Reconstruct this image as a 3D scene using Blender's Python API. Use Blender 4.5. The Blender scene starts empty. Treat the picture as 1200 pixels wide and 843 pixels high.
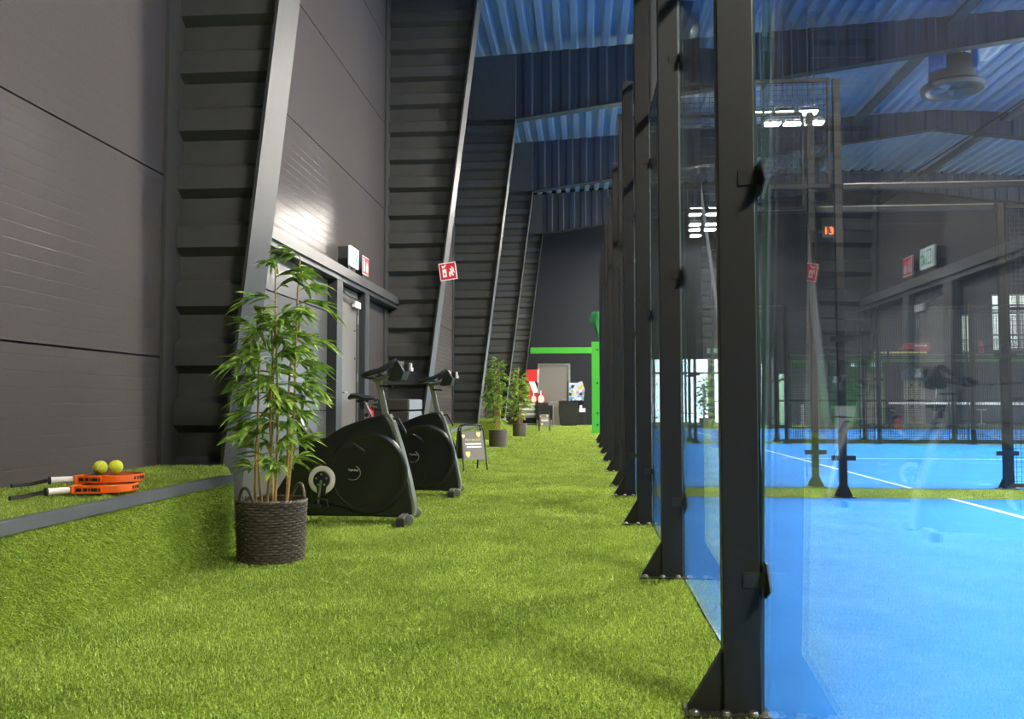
import bpy, bmesh, math, random
import numpy as np
from mathutils import Vector, Matrix
random.seed(7)
rng = np.random.default_rng(11)
PI = math.pi
S = bpy.context.scene
COL = S.collection
R = math.radians

# ------------------------------------------------------------------ render settings
S.view_settings.view_transform = 'Standard'
S.view_settings.look = 'None'
S.view_settings.gamma = 1
S.view_settings.use_curve_mapping = False
S.view_settings.exposure = 0.0
cy = S.cycles
cy.max_bounces = 12
cy.diffuse_bounces = 4
cy.glossy_bounces = 5
cy.transmission_bounces = 8
cy.transparent_max_bounces = 48
cy.caustics_reflective = False
cy.caustics_refractive = False
cy.sample_clamp_indirect = 6.0
cy.use_denoising = True

# ------------------------------------------------------------------ materials
def new_mat(name):
    m = bpy.data.materials.new(name); m.use_nodes = True
    nt = m.node_tree; nt.nodes.clear()
    out = nt.nodes.new('ShaderNodeOutputMaterial')
    return m, nt, out

def pmat(name, col, rough=0.5, metal=0.0, var=0.0, scale=20, bump=0.0, bscale=None, spec=0.5, emis=None, estr=0.0, sheen=0.0):
    m, nt, out = new_mat(name)
    b = nt.nodes.new('ShaderNodeBsdfPrincipled')
    b.inputs['Roughness'].default_value = rough
    b.inputs['Metallic'].default_value = metal
    b.inputs['Specular IOR Level'].default_value = spec
    b.inputs['Base Color'].default_value = (*col, 1)
    nt.links.new(b.outputs[0], out.inputs[0])
    geo = nt.nodes.new('ShaderNodeTexCoord')
    if var > 0:
        n = nt.nodes.new('ShaderNodeTexNoise'); n.inputs['Scale'].default_value = scale; n.inputs['Detail'].default_value = 4
        nt.links.new(geo.outputs['Object'], n.inputs['Vector'])
        mx = nt.nodes.new('ShaderNodeMix'); mx.data_type = 'RGBA'
        mx.inputs[6].default_value = (*[c * (1 - var) for c in col], 1)
        mx.inputs[7].default_value = (*[min(1, c * (1 + var)) for c in col], 1)
        nt.links.new(n.outputs[0], mx.inputs[0]); nt.links.new(mx.outputs[2], b.inputs['Base Color'])
    if bump > 0:
        n2 = nt.nodes.new('ShaderNodeTexNoise'); n2.inputs['Scale'].default_value = bscale or scale; n2.inputs['Detail'].default_value = 3
        nt.links.new(geo.outputs['Object'], n2.inputs['Vector'])
        bp = nt.nodes.new('ShaderNodeBump'); bp.inputs['Strength'].default_value = bump; bp.inputs['Distance'].default_value = 0.01
        nt.links.new(n2.outputs[0], bp.inputs['Height']); nt.links.new(bp.outputs[0], b.inputs['Normal'])
    if emis:
        b.inputs['Emission Color'].default_value = (*emis, 1); b.inputs['Emission Strength'].default_value = estr
    return m

M = {}
# dark profiled sandwich panels of the walls: fine horizontal micro-ribs
def wall_mat(name, col, rough):
    m, nt, out = new_mat(name)
    b = nt.nodes.new('ShaderNodeBsdfPrincipled'); nt.links.new(b.outputs[0], out.inputs[0])
    b.inputs['Roughness'].default_value = rough; b.inputs['Specular IOR Level'].default_value = .012
    g = nt.nodes.new('ShaderNodeNewGeometry')
    sp = nt.nodes.new('ShaderNodeSeparateXYZ'); nt.links.new(g.outputs['Position'], sp.inputs[0])
    d = nt.nodes.new('ShaderNodeMath'); d.operation = 'DIVIDE'; d.inputs[1].default_value = 0.092
    nt.links.new(sp.outputs[2], d.inputs[0])
    fr = nt.nodes.new('ShaderNodeMath'); fr.operation = 'FRACT'; nt.links.new(d.outputs[0], fr.inputs[0])
    rp = nt.nodes.new('ShaderNodeValToRGB')
    rp.color_ramp.elements[0].position = 0.0; rp.color_ramp.elements[0].color = (0, 0, 0, 1)
    rp.color_ramp.elements[1].position = 0.06; rp.color_ramp.elements[1].color = (1, 1, 1, 1)
    e = rp.color_ramp.elements.new(0.94); e.color = (1, 1, 1, 1)
    e = rp.color_ramp.elements.new(1.0); e.color = (0, 0, 0, 1)
    nt.links.new(fr.outputs[0], rp.inputs[0])
    n = nt.nodes.new('ShaderNodeTexNoise'); n.inputs['Scale'].default_value = 60; n.inputs['Detail'].default_value = 5
    nt.links.new(g.outputs['Position'], n.inputs['Vector'])
    mx = nt.nodes.new('ShaderNodeMix'); mx.data_type = 'RGBA'
    mx.inputs[6].default_value = (*[c * .88 for c in col], 1); mx.inputs[7].default_value = (*[c * 1.12 for c in col], 1)
    nt.links.new(n.outputs[0], mx.inputs[0]); nt.links.new(mx.outputs[2], b.inputs['Base Color'])
    bp = nt.nodes.new('ShaderNodeBump'); bp.inputs['Strength'].default_value = 0.3; bp.inputs['Distance'].default_value = 0.003
    nt.links.new(rp.outputs[0], bp.inputs['Height']); nt.links.new(bp.outputs[0], b.inputs['Normal'])
    return m
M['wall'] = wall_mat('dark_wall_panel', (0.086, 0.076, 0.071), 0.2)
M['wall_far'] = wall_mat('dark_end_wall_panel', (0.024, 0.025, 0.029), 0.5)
M['seam'] = pmat('seam_black', (0.006, 0.006, 0.006), 0.8)
M['column'] = pmat('column_paint', (0.068, 0.068, 0.066), 0.5, var=.15, scale=8)
M['flange'] = pmat('flange_grey', (0.046, 0.047, 0.047), 0.45, var=.1, scale=5, spec=.3)
M['rafter'] = pmat('rafter_paint', (0.036, 0.042, 0.056), 0.45)
M['deck'] = pmat('galvanised_deck', (0.43, 0.56, 0.78), 0.28, metal=0.3, var=.08, scale=3)
M['trim'] = pmat('grey_trim', (0.085, 0.084, 0.08), 0.4, var=.08, scale=10)
M['dark_trim'] = pmat('dark_trim', (0.045, 0.048, 0.052), 0.4)
M['door'] = pmat('door_grey', (0.17, 0.155, 0.14), 0.38)
M['shutter'] = pmat('section_panel', (0.085, 0.085, 0.088), 0.3)
M['steel'] = pmat('brushed_steel', (0.6, 0.6, 0.58), 0.3, metal=1.0)
M['kerb'] = pmat('kerb_grey', (0.082, 0.088, 0.09), 0.42, var=.25, scale=6)
M['post'] = pmat('post_black', (0.014, 0.0125, 0.0115), 0.42, var=.12, scale=30, bump=.08, bscale=250, spec=.35)
M['wire'] = pmat('wire_black', (0.03, 0.03, 0.032), 0.45)
M['bolt'] = pmat('bolt_steel', (0.45, 0.42, 0.38), 0.3, metal=1.0)
M['bracket'] = pmat('bracket_black', (0.02, 0.018, 0.016), 0.3)
M['line'] = pmat('line_white', (0.85, 0.88, 0.9), 0.6)
M['black'] = pmat('matte_black', (0.012, 0.012, 0.012), 0.38, var=.2, scale=14)
M['rubber'] = pmat('rubber_black', (0.015, 0.015, 0.015), 0.7)
M['shell'] = pmat('shell_black', (0.010, 0.010, 0.0095), 0.3, var=.25, scale=12)
M['cream'] = pmat('cream_plastic', (0.60, 0.56, 0.47), 0.4)
M['silver'] = pmat('silver_paint', (0.30, 0.295, 0.275), 0.32, metal=0.7)
M['white'] = pmat('white_paint', (0.82, 0.82, 0.80), 0.5)
M['emblem'] = pmat('emblem_print', (0.62, 0.62, 0.58), 0.5)
M['red'] = pmat('red_paint', (0.62, 0.02, 0.025), 0.4)
M['orange'] = pmat('racket_orange', (0.85, 0.13, 0.008), 0.35)
M['grip'] = pmat('racket_grip', (0.80, 0.71, 0.64), 0.7, bump=.3, bscale=90)
M['ball'] = pmat('tennis_felt', (0.74, 0.80, 0.03), 0.9, var=.12, scale=90, bump=.5, bscale=200)
M['green'] = pmat('green_paint', (0.050, 0.36, 0.022), 0.4)
M['sign_white'] = pmat('sign_white', (0.85, 0.87, 0.86), 0.35, emis=(0.85, 0.95, 0.92), estr=0.55)
M['sign_green'] = pmat('sign_green', (0.0, 0.36, 0.19), 0.4, emis=(0.0, 0.36, 0.2), estr=0.35)
M['sign_red'] = pmat('sign_red', (0.70, 0.015, 0.03), 0.35)
M['print_white'] = pmat('print_white', (0.88, 0.87, 0.85), 0.45)
M['soil'] = pmat('soil', (0.04, 0.028, 0.018), 0.9, var=.4, scale=60, bump=.5)
M['cane'] = pmat('bamboo_cane', (0.50, 0.30, 0.09), 0.45, var=.3, scale=30)
M['wicker'] = pmat('wicker_brown', (0.085, 0.066, 0.050), 0.42, var=.5, scale=55)
M['pot'] = pmat('planter_brown', (0.075, 0.058, 0.048), 0.6, var=.2, scale=30)
M['chest'] = pmat('chest_upholstery', (0.040, 0.034, 0.036), 0.6, var=.12, scale=30)
M['chest_light'] = pmat('lit_chest_and_drawer', (0.20, 0.205, 0.225), 0.5)  # chest side paled as if lit; also the rack's grey drawers
M['board'] = pmat('sign_board_taupe', (0.17, 0.145, 0.13), 0.4)
M['yellow'] = pmat('print_yellow', (0.75, 0.70, 0.20), 0.5)
M['beige'] = pmat('beige_panel', (0.60, 0.50, 0.40), 0.55, var=.06, scale=4)
M['fan'] = pmat('heater_steel', (0.10, 0.098, 0.092), 0.4, metal=0.3)
M['fan_blue'] = pmat('heater_blue', (0.05, 0.19, 0.55), 0.4)
M['plastic_sheet'] = pmat('plastic_sheet', (0.85, 0.78, 0.80), 0.35, bump=.6, bscale=9)
M['grey_mid'] = pmat('mid_grey', (0.20, 0.205, 0.215), 0.5)
M['slate'] = pmat('slate_blue', (0.13, 0.20, 0.33), 0.5)
M['blind'] = pmat('window_blind', (0.80, 0.77, 0.62), 0.7, emis=(0.8, 0.76, 0.6), estr=0.55)  # glow stands in for daylight coming through the blind
M['chair_grey'] = pmat('chair_grey', (0.22, 0.22, 0.20), 0.6)

def leaf_mat(name, c1, c2, sc):
    m, nt, out = new_mat(name)
    b = nt.nodes.new('ShaderNodeBsdfPrincipled'); b.inputs['Roughness'].default_value = 0.38
    t = nt.nodes.new('ShaderNodeBsdfTranslucent')
    g = nt.nodes.new('ShaderNodeTexCoord'); n = nt.nodes.new('ShaderNodeTexNoise'); n.inputs['Scale'].default_value = sc; n.inputs['Detail'].default_value = 2
    nt.links.new(g.outputs['Object'], n.inputs['Vector'])
    r = nt.nodes.new('ShaderNodeValToRGB'); r.color_ramp.elements[0].position = .36; r.color_ramp.elements[1].position = .66
    r.color_ramp.elements[0].color = (*c1, 1); r.color_ramp.elements[1].color = (*c2, 1)
    nt.links.new(n.outputs[0], r.inputs[0]); nt.links.new(r.outputs[0], b.inputs['Base Color']); nt.links.new(r.outputs[0], t.inputs[0])
    mx = nt.nodes.new('ShaderNodeMixShader'); mx.inputs[0].default_value = 0.22
    nt.links.new(b.outputs[0], mx.inputs[1]); nt.links.new(t.outputs[0], mx.inputs[2]); nt.links.new(mx.outputs[0], out.inputs[0])
    return m
M['leaf'] = leaf_mat('bamboo_leaf', (0.09, 0.23, 0.018), (0.52, 0.66, 0.12), 24)

def turf_mat(name, blade):
    m, nt, out = new_mat(name)
    b = nt.nodes.new('ShaderNodeBsdfPrincipled'); b.inputs['Roughness'].default_value = 0.55 if blade else 0.9
    b.inputs['Specular IOR Level'].default_value = 0.35 if blade else 0.1
    g = nt.nodes.new('ShaderNodeNewGeometry')
    n = nt.nodes.new('ShaderNodeTexNoise'); n.inputs['Scale'].default_value = 130; n.inputs['Detail'].default_value = 3
    n3 = nt.nodes.new('ShaderNodeTexNoise'); n3.inputs['Scale'].default_value = 2.2; n3.inputs['Detail'].default_value = 4
    nt.links.new(g.outputs['Position'], n.inputs['Vector']); nt.links.new(g.outputs['Position'], n3.inputs['Vector'])
    ad = nt.nodes.new('ShaderNodeMath'); ad.operation = 'MULTIPLY_ADD'; ad.inputs[1].default_value = 0.35; 
    nt.links.new(n3.outputs[0], ad.inputs[0]); nt.links.new(n.outputs[0], ad.inputs[2])
    r = nt.nodes.new('ShaderNodeValToRGB')
    r.color_ramp.elements[0].position = .50; r.color_ramp.elements[1].position = .86
    if blade:
        r.color_ramp.elements[0].color = (0.125, 0.225, 0.018, 1); r.color_ramp.elements[1].color = (0.52, 0.62, 0.13, 1)
    else:
        r.color_ramp.elements[0].color = (0.09, 0.155, 0.010, 1); r.color_ramp.elements[1].color = (0.31, 0.38, 0.042, 1)
    nt.links.new(ad.outputs[0], r.inputs[0]); nt.links.new(r.outputs[0], b.inputs['Base Color'])
    if blade:
        t = nt.nodes.new('ShaderNodeBsdfTranslucent'); nt.links.new(r.outputs[0], t.inputs[0])
        mx = nt.nodes.new('ShaderNodeMixShader'); mx.inputs[0].default_value = 0.25
        nt.links.new(b.outputs[0], mx.inputs[1]); nt.links.new(t.outputs[0], mx.inputs[2]); nt.links.new(mx.outputs[0], out.inputs[0])
    else:
        bp = nt.nodes.new('ShaderNodeBump'); bp.inputs['Strength'].default_value = 0.8; bp.inputs['Distance'].default_value = 0.02
        nt.links.new(n.outputs[0], bp.inputs['Height']); nt.links.new(bp.outputs[0], b.inputs['Normal'])
        nt.links.new(b.outputs[0], out.inputs[0])
    return m
M['turf'] = turf_mat('turf_base', False)
M['blade'] = turf_mat('turf_blades', True)
def court_mat():
    m, nt, out = new_mat('court_carpet_blue')
    b = nt.nodes.new('ShaderNodeBsdfPrincipled'); b.inputs['Roughness'].default_value = 0.85; b.inputs['Specular IOR Level'].default_value = .25
    g = nt.nodes.new('ShaderNodeNewGeometry')
    n = nt.nodes.new('ShaderNodeTexNoise'); n.inputs['Scale'].default_value = 180; n.inputs['Detail'].default_value = 4
    n3 = nt.nodes.new('ShaderNodeTexNoise'); n3.inputs['Scale'].default_value = 1.2; n3.inputs['Detail'].default_value = 5
    nt.links.new(g.outputs['Position'], n.inputs['Vector']); nt.links.new(g.outputs['Position'], n3.inputs['Vector'])
    ad = nt.nodes.new('ShaderNodeMath'); ad.operation = 'MULTIPLY_ADD'; ad.inputs[1].default_value = 0.4
    nt.links.new(n3.outputs[0], ad.inputs[0]); nt.links.new(n.outputs[0], ad.inputs[2])
    r = nt.nodes.new('ShaderNodeValToRGB'); r.color_ramp.elements[0].position = .5; r.color_ramp.elements[1].position = .9
    r.color_ramp.elements[0].color = (0.007, 0.165, 0.60, 1); r.color_ramp.elements[1].color = (0.024, 0.265, 0.78, 1)
    nt.links.new(ad.outputs[0], r.inputs[0]); nt.links.new(r.outputs[0], b.inputs['Base Color'])
    bp = nt.nodes.new('ShaderNodeBump'); bp.inputs['Strength'].default_value = 0.35; bp.inputs['Distance'].default_value = 0.01
    nt.links.new(n.outputs[0], bp.inputs['Height']); nt.links.new(bp.outputs[0], b.inputs['Normal'])
    nt.links.new(b.outputs[0], out.inputs[0])
    return m
M['court'] = court_mat()

def glass_mat(name, dirt):
    m, nt, out = new_mat(name)
    tr = nt.nodes.new('ShaderNodeBsdfTransparent'); tr.inputs[0].default_value = (0.965, 0.985, 0.985, 1)
    gl = nt.nodes.new('ShaderNodeBsdfGlossy'); gl.inputs['Roughness'].default_value = 0.0; gl.inputs[0].default_value = (1, 1, 1, 1)
    geo = nt.nodes.new('ShaderNodeNewGeometry')
    ior = nt.nodes.new('ShaderNodeMath'); ior.operation = 'MULTIPLY_ADD'      # 1.5 entering, 1/1.5 leaving the pane
    ior.inputs[1].default_value = -(1.5 - 1 / 1.5); ior.inputs[2].default_value = 1.5
    nt.links.new(geo.outputs['Backfacing'], ior.inputs[0])
    fr = nt.nodes.new('ShaderNodeFresnel'); nt.links.new(ior.outputs[0], fr.inputs[0])
    # the leaving face sees the ray unrefracted, so its mirror share is the entering one's
    fr2 = nt.nodes.new('ShaderNodeFresnel'); fr2.inputs[0].default_value = 1.5
    pick = nt.nodes.new('ShaderNodeMix'); nt.links.new(geo.outputs['Backfacing'], pick.inputs[0])
    lw = nt.nodes.new('ShaderNodeLayerWeight'); lw.inputs[0].default_value = 0.5
    # schlick from facing
    om = nt.nodes.new('ShaderNodeMath'); om.operation = 'POWER'; om.inputs[1].default_value = 5.0
    nt.links.new(lw.outputs['Facing'], om.inputs[0])
    sc = nt.nodes.new('ShaderNodeMath'); sc.operation = 'MULTIPLY_ADD'; sc.inputs[1].default_value = 0.96; sc.inputs[2].default_value = 0.04
    nt.links.new(om.outputs[0], sc.inputs[0])
    mx = nt.nodes.new('ShaderNodeMixShader'); nt.links.new(sc.outputs[0], mx.inputs[0])
    nt.links.new(tr.outputs[0], mx.inputs[1]); nt.links.new(gl.outputs[0], mx.inputs[2])
    last = mx
    if dirt > 0:   # wiping streaks and ball marks on the pane
        mp = nt.nodes.new('ShaderNodeMapping'); mp.inputs['Scale'].default_value = (1, 9.0, 1.6)
        nt.links.new(geo.outputs['Position'], mp.inputs[0])
        n = nt.nodes.new('ShaderNodeTexNoise'); n.inputs['Scale'].default_value = 3.2; n.inputs['Detail'].default_value = 5; n.inputs['Distortion'].default_value = 1.2
        nt.links.new(mp.outputs[0], n.inputs['Vector'])
        r = nt.nodes.new('ShaderNodeValToRGB'); r.color_ramp.elements[0].position = .58; r.color_ramp.elements[1].position = .78
        r.color_ramp.elements[0].color = (0.0, 0.0, 0.0, 1); r.color_ramp.elements[1].color = (dirt, dirt, dirt, 1)
        nt.links.new(n.outputs[0], r.inputs[0])
        df = nt.nodes.new('ShaderNodeBsdfTranslucent'); df.inputs[0].default_value = (0.75, 0.78, 0.8, 1)
        d2 = nt.nodes.new('ShaderNodeBsdfDiffuse'); d2.inputs[0].default_value = (0.75, 0.78, 0.8, 1)
        dm = nt.nodes.new('ShaderNodeMixShader'); dm.inputs[0].default_value = .5
        nt.links.new(df.outputs[0], dm.inputs[1]); nt.links.new(d2.outputs[0], dm.inputs[2])
        m2 = nt.nodes.new('ShaderNodeMixShader'); nt.links.new(r.outputs[0], m2.inputs[0])
        nt.links.new(mx.outputs[0], m2.inputs[1]); nt.links.new(dm.outputs[0], m2.inputs[2]); last = m2
    nt.links.new(last.outputs[0], out.inputs[0])
    return m
M['glass'] = glass_mat('court_glass', 0.03)
M['glass_clean'] = glass_mat('window_glass', 0.0)
M['glass_edge'] = pmat('glass_edge', (0.02, 0.05, 0.035), 0.3)

def emat(name, col, s):
    m, nt, out = new_mat(name); e = nt.nodes.new('ShaderNodeEmission'); e.inputs[0].default_value = (*col, 1); e.inputs[1].default_value = s
    nt.links.new(e.outputs[0], out.inputs[0]); return m
LAMP = 1060.0
M['lamp'] = emat('floodlight_led', (1.0, 0.94, 0.84), LAMP)
M['spot'] = emat('downlight_led', (1.0, 0.95, 0.85), 2200.0)
M['led_red'] = emat('led_red', (1.0, 0.09, 0.01), 9.0)
M['screen'] = emat('screen_glow', (0.75, 0.85, 1.0), 1.0)

def screen_mat():
    m, nt, out = new_mat('promo_screen_picture')
    g = nt.nodes.new('ShaderNodeTexCoord'); v = nt.nodes.new('ShaderNodeTexVoronoi'); v.inputs['Scale'].default_value = 9
    nt.links.new(g.outputs['Object'], v.inputs['Vector'])
    r = nt.nodes.new('ShaderNodeValToRGB'); r.color_ramp.interpolation = 'CONSTANT'
    sp = nt.nodes.new('ShaderNodeSeparateColor'); nt.links.new(v.outputs['Color'], sp.inputs[0])
    cols = [(0, (0.75, 0.85, 0.9)), (.35, (0.9, 0.93, 0.95)), (.6, (0.25, 0.5, 0.62)), (.75, (0.85, 0.45, 0.5)), (.82, (0.85, 0.75, 0.1)), (.88, (0.05, 0.08, 0.2))]
    for i, (p, c) in enumerate(cols):
        e = r.color_ramp.elements[i] if i < 2 else r.color_ramp.elements.new(p)
        e.position = p; e.color = (*c, 1)
    nt.links.new(sp.outputs[0], r.inputs[0])
    e = nt.nodes.new('ShaderNodeEmission'); e.inputs[1].default_value = 1.0; nt.links.new(r.outputs[0], e.inputs[0]); nt.links.new(e.outputs[0], out.inputs[0])
    return m
M['promo'] = screen_mat()

# ------------------------------------------------------------------ mesh builder
class MB:
    def __init__(s): s.v = []; s.f = []; s.mi = []; s.cur = 0
    def add(s, vs, fs):
        b = len(s.v); s.v += [tuple(x) for x in vs]
        for f in fs: s.f.append([b + i for i in f]); s.mi.append(s.cur)
        return s
    def m(s, i): s.cur = i; return s
    def box(s, x0, x1, y0, y1, z0, z1, T=None):
        vs = [Vector((x, y, z)) for x in (x0, x1) for y in (y0, y1) for z in (z0, z1)]
        if T is not None: vs = [T @ p for p in vs]
        return s.add(vs, [(0, 1, 3, 2), (4, 6, 7, 5), (0, 4, 5, 1), (2, 3, 7, 6), (0, 2, 6, 4), (1, 5, 7, 3)])
    def bar(s, a, b, w, h=None, up=(0, 0, 1)):
        a, b = Vector(a), Vector(b); d = (b - a); L = d.length; d.normalize()
        u = Vector(up)
        if abs(d.dot(u)) > .98: u = Vector((0, 1, 0))
        x = d.cross(u).normalized(); z = x.cross(d).normalized(); h = h or w
        vs = [p + x * sx * w / 2 + z * sz * h / 2 for p in (a, b) for sx in (-1, 1) for sz in (-1, 1)]
        return s.add(vs, [(0, 1, 3, 2), (4, 6, 7, 5), (0, 4, 5, 1), (2, 3, 7, 6), (0, 2, 6, 4), (1, 5, 7, 3)])
    def tube(s, path, r, n=8, closed=False):
        P = [Vector(p) for p in path]; N = len(P); rr = r if isinstance(r, (list, tuple)) else [r] * N
        b = len(s.v); ref = None
        for i, p in enumerate(P):
            if closed: t = P[(i + 1) % N] - P[i - 1]
            else: t = P[min(i + 1, N - 1)] - P[max(i - 1, 0)]
            t.normalize()
            if ref is None: ref = Vector((0, 0, 1)) if abs(t.z) < .9 else Vector((1, 0, 0))
            u = (ref - t * ref.dot(t)).normalized(); w = t.cross(u); ref = u
            for k in range(n):
                a = 2 * PI * k / n; s.v.append(tuple(p + (u * math.cos(a) + w * math.sin(a)) * rr[i]))
        for i in range(N if closed else N - 1):
            j = (i + 1) % N
            for k in range(n):
                k2 = (k + 1) % n
                s.f.append([b + i * n + k, b + i * n + k2, b + j * n + k2, b + j * n + k]); s.mi.append(s.cur)
        if not closed:
            s.f.append([b + k for k in range(n)][::-1]); s.mi.append(s.cur)
            s.f.append([b + (N - 1) * n + k for k in range(n)]); s.mi.append(s.cur)
        return s
    def lathe(s, prof, n=32, T=None, closed=False):
        b = len(s.v); T = T or Matrix()
        for (r, z) in prof:
            for k in range(n):
                a = 2 * PI * k / n; s.v.append(tuple(T @ Vector((r * math.cos(a), r * math.sin(a), z))))
        m = len(prof)
        for i in range(m if closed else m - 1):
            j = (i + 1) % m
            for k in range(n):
                k2 = (k + 1) % n
                s.f.append([b + i * n + k, b + i * n + k2, b + j * n + k2, b + j * n + k]); s.mi.append(s.cur)
        if not closed:
            if prof[0][0] > 1e-5: s.f.append([b + k for k in range(n)][::-1]); s.mi.append(s.cur)
            if prof[-1][0] > 1e-5: s.f.append([b + (m - 1) * n + k for k in range(n)]); s.mi.append(s.cur)
        return s
    def prism(s, pts, d0, d1, fn):
        """outline pts (a,b) extruded from d0 to d1; fn(a,b,d) -> xyz"""
        n = len(pts)
        vs = [fn(a, b, d0) for a, b in pts] + [fn(a, b, d1) for a, b in pts]
        fs = [list(range(n))[::-1], [n + i for i in range(n)]]
        fs += [[i, (i + 1) % n, n + (i + 1) % n, n + i] for i in range(n)]
        return s.add(vs, fs)
    def build(s, name, mats, parent=None, smooth=False, bevel=0.0, kind=None, loc=None):
        me = bpy.data.meshes.new(name); me.from_pydata(s.v, [], s.f)
        mats = mats if isinstance(mats, (list, tuple)) else [mats]
        for mm in mats: me.materials.append(M[mm] if isinstance(mm, str) else mm)
        if len(mats) > 1: me.polygons.foreach_set('material_index', s.mi)
        bm = bmesh.new(); bm.from_mesh(me); bmesh.ops.recalc_face_normals(bm, faces=bm.faces); bm.to_mesh(me); bm.free()
        if smooth:
            me.polygons.foreach_set('use_smooth', [True] * len(me.polygons))
        o = bpy.data.objects.new(name, me); COL.objects.link(o)
        if parent: o.parent = parent
        if loc: o.location = loc
        if smooth and smooth != 'full':
            try:
                me.set_sharp_from_angle(angle=R(38))
            except Exception: pass
        if bevel:
            md = o.modifiers.new('bevel', 'BEVEL'); md.width = bevel; md.segments = 2; md.limit_method = 'ANGLE'; md.angle_limit = R(40)
        if kind: o['kind'] = kind
        return o

def tag(o, label, cat, group=None, kind=None):
    o['label'] = label; o['category'] = cat
    if group: o['group'] = group
    if kind: o['kind'] = kind
    return o
def thing(name, label, cat, loc=(0, 0, 0), rz=0, group=None):
    o = bpy.data.objects.new(name, None); COL.objects.link(o); o.empty_display_size = .1
    o.location = loc; o.rotation_euler = (0, 0, rz)
    return tag(o, label, cat, group)
def copy_tree(o, parent=None):
    c = o.copy(); COL.objects.link(c)
    if parent: c.parent = parent
    for ch in list(o.children): copy_tree(ch, c)
    return c
def place(o, loc, rz, label, group=None):
    o.location = loc; o.rotation_euler = (0, 0, rz); o['label'] = label
    if group: o['group'] = group
    return o
def text(name, s, size, mat, parent, T, depth=0.001, align='CENTER'):
    cu = bpy.data.curves.new(name + '_curve', 'FONT'); cu.body = s; cu.size = size; cu.extrude = depth; cu.align_x = align; cu.align_y = 'CENTER'
    tmp = bpy.data.objects.new(name + '_tmp', cu); COL.objects.link(tmp)
    bpy.context.view_layer.update()
    me = bpy.data.meshes.new_from_object(tmp.evaluated_get(bpy.context.evaluated_depsgraph_get()))
    bpy.data.objects.remove(tmp)
    me.transform(T); me.materials.clear(); me.materials.append(M[mat])
    o = bpy.data.objects.new(name, me); COL.objects.link(o); o.parent = parent
    return o
def ordn(i): return ['first', 'second', 'third', 'fourth', 'fifth', 'sixth', 'seventh', 'eighth', 'ninth', 'tenth', 'eleventh', 'twelfth', 'thirteenth', 'fourteenth', 'fifteenth', 'sixteenth', 'seventeenth', 'eighteenth'][i]

# ------------------------------------------------------------------ dimensions (metres; x right of camera, y down the corridor)
XL = -3.15          # left wall face
XRIDGE = 11.3
XR = 2 * XRIDGE - XL
G = 0.528           # glass plane along the corridor
YE = 35.6           # end wall face
YB = -9.0
FR = [6.4 + 7.25 * k for k in range(5)]
BENCH_X = -2.15

# ------------------------------------------------------------------ camera
cam = bpy.data.cameras.new('camera'); co = bpy.data.objects.new('camera', cam); COL.objects.link(co)
cam.sensor_width = 36; cam.lens = 1008.43 / 1200 * 36; cam.clip_start = .02; cam.clip_end = 200
co.location = (0, 0, .9285); co.rotation_euler = (PI / 2 + 0.0495, 0, 0.0812)
S.camera = co

# ------------------------------------------------------------------ world (daylight outside the windows)
w = bpy.data.worlds.new('world'); S.world = w; w.use_nodes = True
bg = w.node_tree.nodes['Background']; bg.inputs[0].default_value = (0.86, 0.93, 1.0, 1); bg.inputs[1].default_value = 14.0

# ------------------------------------------------------------------ room shell
MB().box(XL - .3, XR + .3, YB - .3, 40.5, -.25, -.006).build('floor', 'turf', kind='structure')

ws = MB()
seams = [-0.1] + [1.265 + 1.38 * k for k in range(7)]
for a, b in zip(seams[:-1], seams[1:]):
    ws.m(0).box(XL - .12, XL, YB, YE + .1, a + (.006 if a > 0 else 0), b - .006)
ws.m(1).box(XL - .16, XL - .03, YB, YE + .1, -.1, 9.7)
ws.build('wall_left', ['wall', 'seam'], kind='structure')
wr = MB()
wr.box(XR, XR + .15, YB, YE + 5, -.1, 4.2).box(XR, XR + .15, YB, YE + 5, 8.4, 9.7).box(XR, XR + .15, YB, 4.0, 4.2, 8.4).box(XR, XR + .15, 34.0, YE + 5, 4.2, 8.4)
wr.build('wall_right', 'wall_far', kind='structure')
wf = MB()
for k in range(11): wf.box(XR + .03, XR + .12, 3.95 + 3.0 * k, 4.05 + 3.0 * k, 4.2, 8.4)
wf.box(XR + .03, XR + .12, 4.0, 34.0, 6.25, 6.35)
wo = wf.build('window_6', 'grey_mid', kind='structure')  # unseen window band, added to throw daylight on the roof deck
MB().box(XR + .07, XR + .08, 4.0, 34.0, 4.2, 8.4).build('pane', 'glass_clean', wo)
def portal(name, loc, rot, sx, sy):
    l = bpy.data.lights.new(name, 'AREA'); l.shape = 'RECTANGLE'; l.size = sx; l.size_y = sy; l.cycles.is_portal = True
    o = bpy.data.objects.new(name, l); COL.objects.link(o); o.location = loc; o.rotation_euler = rot
portal('daylight_portal', (XR + .2, 19, 6.3), (0, PI / 2, 0), 4.2, 30)
portal('daylight_portal', (5.4, YE + .3, 1.35), (-PI / 2, 0, 0), 5.8, 2.75)
portal('daylight_portal', (16.9, YE + .3, 4.1), (-PI / 2, 0, 0), 3.8, 2.4)
MB().box(XL - .2, XR + .2, YB - .2, YB, -.1, 10.6).build('wall_rear', 'wall_far', kind='structure')

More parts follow.
